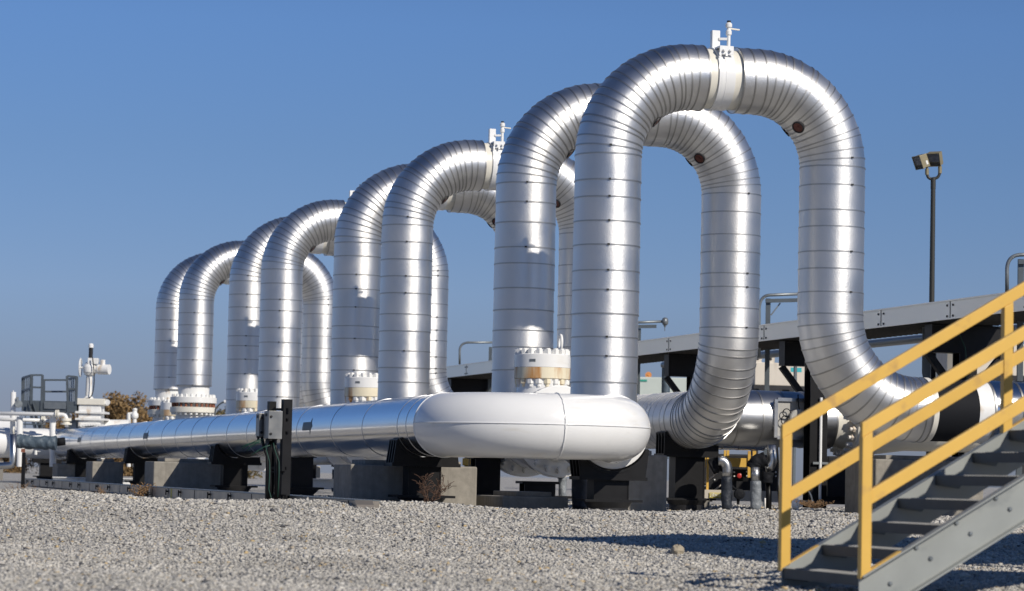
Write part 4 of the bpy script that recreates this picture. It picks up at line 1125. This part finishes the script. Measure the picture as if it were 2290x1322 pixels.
while RUN * k < RT - .2:
    z = ZF - .03 + RISE * k; r = RUN * k - .02
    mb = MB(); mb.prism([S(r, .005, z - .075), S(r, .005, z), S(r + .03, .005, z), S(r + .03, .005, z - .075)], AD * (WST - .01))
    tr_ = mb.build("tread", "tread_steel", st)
    mb = MB()
    # serrated grating bars
    nb_ = 30
    for i in range(nb_ + 1):
        a = .02 + (WST - .04) * i / nb_; mb.prism([S(r + .031, a, z - .035), S(r + .031, a, z + .006), S(r + .28, a, z + .006), S(r + .28, a, z - .035)], AD * .006)
    for j in range(5): mb.prism([S(r + .06 + .05 * j, .01, z - .012), S(r + .06 + .05 * j, .01, z + .002), S(r + .068 + .05 * j, .01, z + .002), S(r + .068 + .05 * j, .01, z - .012)], AD * (WST - .02))
    mb.prism([S(r + .281, .005, z - .05), S(r + .281, .005, z), S(r + .288, .005, z), S(r + .288, .005, z - .05)], AD * (WST - .01))
    mb.build("grating", "grating", tr_)
    for a in (.006, WST - .012):
        mb = MB(); mb.prism([S(r + .02, a, z - .08), S(r + .02, a, z + .0), S(r + .27, a, z + .0), S(r + .20, a, z - .10)], AD * .006)
        mb.build("end_plate", "dark_grey_steel", tr_)
    k += 1
PWD = .078
for a, side in ((-.03, -1), (WST + .03, 1)):
    hr = MB(); zt = ZF + 1.056; rr0 = -.0
    hr = thing
    rail = MB()
    for dz, h in ((1.01, .09), (.50, .09)):
        c0, c1 = S(PWD / 2 if dz < 1 else -PWD / 2 + .0, a, ZF + dz + M * (PWD / 2 if dz < 1 else -PWD / 2)), S(RT + .1, a, ZF + dz + M * (RT + .1))
        t = (c1 - c0).normalized(); nz = AD.cross(t); nz = nz if nz.z > 0 else -nz
        vert = ZD * (h / math.cos(math.atan(M)) / 2)
        rail = MB(); rail.prism([c0 - AD * .022 - vert, c1 - AD * .022 - vert, c1 - AD * .022 + vert, c0 - AD * .022 + vert], AD * .044)
        rail.build("handrail" if dz > 1 else "mid_rail", "yellow", st, bev=.004)
    for r in (0, 1.856, 3.7, 4.95):
        q0 = S(r, a, ZF - .03 + M * r); ht = 1.01 - .045 / math.cos(math.atan(M)) + .03
        mb = MB(); x0, x1 = r - PWD / 2, r + PWD / 2
        zt0 = ZF + 1.01 + M * x0 - .052 + 0; zt1 = ZF + 1.01 + M * x1 - .052
        mb.prism([S(x0, a - .03, ZF - .03 + M * x0), S(x1, a - .03, ZF - .03 + M * x1), S(x1, a - .03, zt1), S(x0, a - .03, zt0)], AD * .06)
        po = mb.build("rail_post", "yellow", st, bev=.004)
        mb = MB(); mb.prism([S(r - .04, a - .028, ZF - .028 + M * (r - .04)), S(r + .27, a - .028, ZF - .028 + M * (r + .27)), S(r + .27, a - .028, ZF - .008 + M * (r + .27)), S(r - .04, a - .028, ZF - .008 + M * (r - .04))], AD * .056); mb.build("foot_plate", "yellow", po)
# platform the stair climbs to (beyond the frame)
DZ = ZF + M * RT
pf = thing("stair_platform", "grey steel landing at the top of the staircase right of the view", "platform", S(6, 1, GZ))
mb = MB(); mb.prism([S(RT + .02, -.1, DZ - .2), S(7.2, -.1, DZ - .2), S(7.2, WST + .1, DZ - .2), S(RT + .02, WST + .1, DZ - .2)], ZD * .19); mb.build("deck", "stair_grey", pf)
for r, a in ((RT + .15, 0), (7.1, 0), (7.1, WST), (RT + .15, WST)):
    mb = MB(); mb.beam(S(r, a, GZ - .1), S(r, a, DZ - .205), .12, .12, RD); mb.build("leg", "stair_grey", pf)
cn = thing("shadow_canopy", "unseen flat canopy added right of the view to throw the ground shadow", "canopy", S(9, -1, GZ))  # unseen slab on posts, added and shaped to cast the big ground shadow
CZ2 = 5.2
mb = MB(); mb.prism([S(5.6, 1.2, CZ2 - .2), S(12, 1.2, CZ2 - .2), S(12, -3.5, CZ2 - .2), S(4.6, -3.5, CZ2 - .2)], ZD * .19); mb.build("roof", "stair_grey", cn)
for r, a in ((7.4, -3.4), (11.8, -3.4), (11.8, .8), (7.5, .8)):
    mb = MB(); mb.beam(S(r, a, GZ - .1), S(r, a, CZ2 - .205), .12, .12, RD); mb.build("post", "stair_grey", cn)

# ------------------------------------------------------------------ terrain
def gz(x, y):
    # camera-side yard, a low gravel bank, then the plant pad
    def sst(a, b, t):
        t = np.clip((t - a) / (b - a), 0, 1); return t * t * (3 - 2 * t)
    cross = np.clip((x + 7.5) / 2.5, 0, 1); cs = -2.8 * (1 - sst(-3.0, 1.0, x))
    z = -.29 + .29 * sst(25, 37, y)
    crest = (.085 + .115 * (1 - sst(-2.5, 0.0, x))) * sst(31.5 + cs, 36.6 + cs, y) * (1 - sst(37.0 + cs, 38.9 + cs, y))
    z = z + crest * (.25 + .75 * cross)
    wob = .022 * np.sin(x * 1.1 + .6 * y) + .02 * np.sin(x * .53 - y * .9 + 1.3) + .014 * np.sin(2.3 * x + 1.7 * y)
    return z + wob * (y < 39.5) * np.clip((39.5 - y) / 2, 0, 1)
xs = np.concatenate([np.linspace(-3000, -14, 12)[:-1], np.linspace(-14, 14, 113), np.linspace(14, 3000, 12)[1:]])
ys = np.concatenate([np.linspace(-200, 14, 8)[:-1], np.linspace(14, 46, 129), np.array([50, 60, 80, 120, 200, 500, 1500, 4500])])
Xg, Yg = np.meshgrid(xs, ys); Zg = gz(Xg, Yg)
far = (np.abs(Xg) > 15) | (Yg < 13)
nx, ny = len(xs), len(ys)
me = bpy.data.meshes.new("ground")
idx = np.arange(nx * ny).reshape(ny, nx)
fc = np.stack([idx[:-1, :-1], idx[:-1, 1:], idx[1:, 1:], idx[1:, :-1]], -1).reshape(-1, 4)
me.from_pydata(np.stack([Xg, Yg, Zg], -1).reshape(-1, 3).tolist(), [], fc.tolist())
me.materials.append(MATS["gravel_ground"]); me.polygons.foreach_set("use_smooth", [True] * len(me.polygons))
gr = bpy.data.objects.new("ground", me); COL.objects.link(gr); gr["kind"] = "structure"

def gravel():
    rg = np.random.default_rng(5)
    Y = []; X = []
    def scatter(y0, y1, dens, marg):
        w = y1 * .19 + marg
        n = int((y1 - y0) * 2 * w * dens)
        X.append(rg.uniform(-w, w, n)); Y.append(rg.uniform(y0, y1, n))
    scatter(16.5, 27, 1250, 1.0); scatter(27, 33, 880, 1.0); scatter(33, 39.5, 800, 1.0); scatter(39.5, 44, 240, .8); scatter(44, 60, 60, .5)
    X = np.concatenate(X); Y = np.concatenate(Y); n = len(X)
    med = np.interp(Y, [17, 27, 36, 60], [.0108, .0125, .0165, .024])
    size = np.clip(med * rg.lognormal(0, .33, n), .007, .042)
    iv = np.array([(1, 0, 0), (-1, 0, 0), (0, 1, 0), (0, -1, 0), (0, 0, 1), (0, 0, -1)], float) * 1.25
    fi = np.array([(0, 2, 4), (2, 1, 4), (1, 3, 4), (3, 0, 4), (2, 0, 5), (1, 2, 5), (3, 1, 5), (0, 3, 5)])
    V = iv[None] * rg.uniform(.6, 1.2, (n, 6, 1)) + rg.uniform(-.42, .42, (n, 6, 3))
    V = V * rg.uniform(.62, 1.3, (n, 1, 3))
    q = rg.normal(size=(n, 4)); q /= np.linalg.norm(q, axis=1, keepdims=True)
    w, x, y, z = q.T
    Rm = np.stack([1 - 2 * (y * y + z * z), 2 * (x * y - z * w), 2 * (x * z + y * w), 2 * (x * y + z * w), 1 - 2 * (x * x + z * z), 2 * (y * z - x * w), 2 * (x * z - y * w), 2 * (y * z + x * w), 1 - 2 * (x * x + y * y)], -1).reshape(n, 3, 3)
    V = np.einsum('nij,nkj->nki', Rm, V); V[:, :, 2] *= .62
    V *= size[:, None, None]
    V[:, :, 0] += X[:, None]; V[:, :, 1] += Y[:, None]; V[:, :, 2] += (gz(X, Y) + size * rg.uniform(-.35, .5, n))[:, None]
    Fi = (fi[None] + (np.arange(n) * 6)[:, None, None]).reshape(-1)
    me = bpy.data.meshes.new("gravel"); nv, nf = n * 6, n * 8
    me.vertices.add(nv); me.vertices.foreach_set("co", V.reshape(-1).astype(np.float32))
    me.loops.add(nf * 3); me.loops.foreach_set("vertex_index", Fi.astype(np.int32))
    me.polygons.add(nf); me.polygons.foreach_set("loop_start", np.arange(0, nf * 3, 3, dtype=np.int32))
    me.materials.append(MATS["gravel_stones"]); me.update(calc_edges=True)
    o = bpy.data.objects.new("gravel", me); COL.objects.link(o)
    o["kind"] = "stuff"; o["label"] = "grey and tan crushed stone covering the yard"; o["category"] = "gravel"
gravel()

def zground(p): return float(gz(np.array(p.x), np.array(p.y)))
# lone stone at the shadow's edge
def rock():
    d = ray(1515, 1228); Y = 30.
    for _ in range(30):
        p = at(1515, 1239, Y); Y += (p.z - zground(p)) * 6
    rg = random.Random(3); bm = MB(); n, b = 8, 12
    pts = []
    for i in range(n + 1):
        for j in range(b):
            th = PI * i / n; a = 2 * PI * j / b; r = .062 * (1 + rg.uniform(-.13, .13))
            bm.v.append(p + Vector((r * math.sin(th) * math.cos(a) * 1.1, r * math.sin(th) * math.sin(a), r * math.cos(th) * .95 + .035)))
    for i in range(n):
        for j in range(b):
            bm.face([i * b + j, i * b + (j + 1) % b, (i + 1) * b + (j + 1) % b, (i + 1) * b + j])
    tag(bm.build("stone", "stone"), "single pale stone larger than the gravel at the big shadow's edge", "stone")
rock()
# shrub and weeds
def twigs(name, px, py, Y, w, h, n, label, m_, seed, grp=None, r=.007):
    rg = random.Random(seed); p = at(px, py, Y); mb = MB()
    for i in range(n):
        a = rg.uniform(0, 2 * PI); l = h * rg.uniform(.5, 1.0); lean = rg.uniform(.1, .9) * w / 2
        d = Vector((math.cos(a) * lean, math.sin(a) * lean, 0)); q = [p + d * .1]
        for k in range(1, 6):
            t = k / 5; q.append(p + d * (.1 + t) + ZD * (l * t) + Vector((rg.uniform(-.03, .03), rg.uniform(-.03, .03), 0)))
        mb.tube(q, [r * (1 - .15 * k) for k in range(6)], 5)
        for k in range(2, 6):
            for s in range(2):
                e = q[k] + Vector((rg.uniform(-.16, .16), rg.uniform(-.1, .1), rg.uniform(.02, .16))) * (h / .5)
                mb.tube([q[k], q[k].lerp(e, .5) + ZD * .02, e], r * .5, 4)
    tag(mb.build(name, m_), label, "shrub" if name == "dead_shrub" else "weed", grp)
twigs("dead_shrub", 957, 1128, 38.3, .8, .40, 12, "leafless brown shrub in the gravel before the first black support", "twig", 1)
WG = "dry weeds along the low cable tray"
twigs("dry_weed", 318, 1116, 50, .55, .24, 16, "bushy dry weed at the foot of the low cable tray", "weed", 2, WG, .012)
twigs("dry_weed", 222, 1116, 54, .3, .26, 5, "thin dry weed left of the bushy one along the tray", "weed", 3, WG)
twigs("dry_weed", 48, 1110, 60, .6, .25, 8, "sparse dry weed by the black post at left", "weed", 4, WG)
twigs("dry_weed", 1820, 1136, 41, .7, .1, 22, "low dry grass tuft below the black column beside the stair", "weed", 5, WG)

# ------------------------------------------------------------------ distant trees
def tree_mesh(seed, h, w):
    rg = random.Random(seed); tb = MB(); tb.tube([Vector((0, 0, 0)), Vector((.05, 0, h * .35)), Vector((0, .1, h * .7))], [.16, .12, .05], 7)
    for k in range(7):
        a = rg.uniform(0, 6.28); z0 = h * rg.uniform(.15, .5)
        tb.tube([Vector((0, 0, z0)), Vector((math.cos(a) * w * .25, math.sin(a) * w * .25, z0 + h * .2)), Vector((math.cos(a) * w * .42, math.sin(a) * w * .42, z0 + h * .42))], [.07, .05, .02], 5)
    cb = MB(); cl = [(Vector((rg.uniform(-.42, .42) * w, rg.uniform(-.42, .42) * w, h * rg.uniform(.06, .90))), rg.uniform(.12, .24) * w) for _ in range(34)]
    for c, r in cl:
        t = 1 - max(0, (c.z / h - .5)) * .9; c.x *= t; c.y *= t
        for _ in range(240):
            d = Vector((rg.gauss(0, 1), rg.gauss(0, 1), rg.gauss(0, 1))).normalized() * r * rg.uniform(.3, 1.15)
            p = c + d; n = Vector((rg.gauss(0, 1), rg.gauss(0, 1), rg.gauss(0, 1))).normalized(); x, y = perp(n); s = rg.uniform(.05, .13)
            b = len(cb.v); cb.v += [p + x * s, p + y * s, p - x * s, p - y * s]; cb.face([b, b + 1, b + 2, b + 3])
    return tb, cb
TG = "autumn trees far behind the plant"
tvar = [tree_mesh(1, 5.2, 4.6), tree_mesh(2, 4.6, 5.2), tree_mesh(3, 5.6, 4.2)]
TL = ["far brown tree showing between the white valve and the far flange, left part",
      "far brown tree showing behind the small white valve tree",
      "far brown tree nearest the far left flange",
      "far brown tree directly behind the white motor-operated valve",
      "far brown tree seen behind the access platform railing",
      "far olive tree just right of the widest far flange",
      "far brown tree at the extreme left behind the vent riser",
      "far low brown tree filling the gap left of the small white valve tree",
      "far low brown tree filling the gap right of the small white valve tree",
      "far brown tree at the right end of the clump, touching the far left flange",
      "far brown tree at the left end of the clump, touching the white valve's bonnet"]
meshes = []
for i, (px, k, s, Y) in enumerate(((245, 0, 1.0, 190), (282, 1, .95, 195), (325, 2, .85, 185), (205, 1, 1.0, 200), (128, 2, .78, 205), (508, 0, .95, 190), (20, 1, .7, 205), (264, 2, .98, 176), (306, 0, .92, 178), (338, 1, .9, 188), (230, 0, .9, 182))):
    p = at(px, 1045, Y); p.z = 0
    root = thing("autumn_tree", TL[i], "tree", p, TG)
    for nm, src, mm in (("trunk", tvar[k][0], "bark"), ("crown", tvar[k][1], "leaf_brown" if i not in (2, 5) else "leaf_olive")):
        key = (k, nm, mm)
        me = next((x for kk, x in meshes if kk == key), None)
        if me is None:
            o = src.build(nm, mm); me = o.data; meshes.append((key, me))
        else:
            o = bpy.data.objects.new(nm, me); COL.objects.link(o)
        o.parent = root
    root.scale = (s, s, s); root.rotation_euler = (0, 0, i * 1.3)

# ------------------------------------------------------------------ light
SUN_EL, SUN_AZ = math.radians(34.5), math.radians(42)          # azimuth measured from straight behind the camera to its right
to_sun = Vector((math.sin(SUN_AZ) * math.cos(SUN_EL), -math.cos(SUN_AZ) * math.cos(SUN_EL), math.sin(SUN_EL)))
sd = bpy.data.lights.new("sun", 'SUN'); sd.energy = 4.2; sd.angle = math.radians(.5); sd.color = (1, .93, .83)
so = bpy.data.objects.new("sun", sd); COL.objects.link(so); so.rotation_euler = (-to_sun).to_track_quat('-Z', 'Y').to_euler(); so.location = (20, -20, 30)
w = bpy.data.worlds.new("World"); SC.world = w; w.use_nodes = True; nt = w.node_tree
bgn = nt.nodes["Background"]; sky = nt.nodes.new("ShaderNodeTexSky"); sky.sky_type = 'NISHITA'; sky.sun_disc = False
sky.sun_elevation = SUN_EL; sky.sun_rotation = math.atan2(to_sun.x, to_sun.y)
sky.air_density = 1.0; sky.dust_density = 0; sky.ozone_density = 10.0; sky.altitude = 0
# sky tinted by elevation: duller low down, dimmed high up for less fill
tcw = nt.nodes.new("ShaderNodeTexCoord"); sepw = nt.nodes.new("ShaderNodeSeparateXYZ"); nt.links.new(tcw.outputs["Generated"], sepw.inputs[0])
rmp = nt.nodes.new("ShaderNodeValToRGB"); e = rmp.color_ramp.elements
e[0].position = 0; e[0].color = (.41, .42, .58, 1); e[1].position = .165; e[1].color = (.90, .845, .925, 1)
for p_, c_ in ((.4, (.70, .68, .73)), (.0255, (.545, .48, .605)), (.066, (.785, .675, .77)), (.119, (.83, .745, .81))):
    x_ = e.new(p_); x_.color = (*c_, 1)
nt.links.new(sepw.outputs[2], rmp.inputs[0])
mxw = nt.nodes.new("ShaderNodeMix"); mxw.data_type = 'RGBA'; mxw.blend_type = 'MULTIPLY'; mxw.inputs[0].default_value = 1
nt.links.new(sky.outputs[0], mxw.inputs[6]); nt.links.new(rmp.outputs[0], mxw.inputs[7]); nt.links.new(mxw.outputs[2], bgn.inputs[0])
bgn.inputs[1].default_value = .085
SC.view_settings.view_transform = 'Standard'; SC.view_settings.look = 'None'; SC.view_settings.exposure = 0; SC.view_settings.gamma = 1
try: SC.view_settings.use_curve_mapping = False
except Exception: pass
SC.cycles.max_bounces = 8
SC.cycles.sample_clamp_indirect = 4
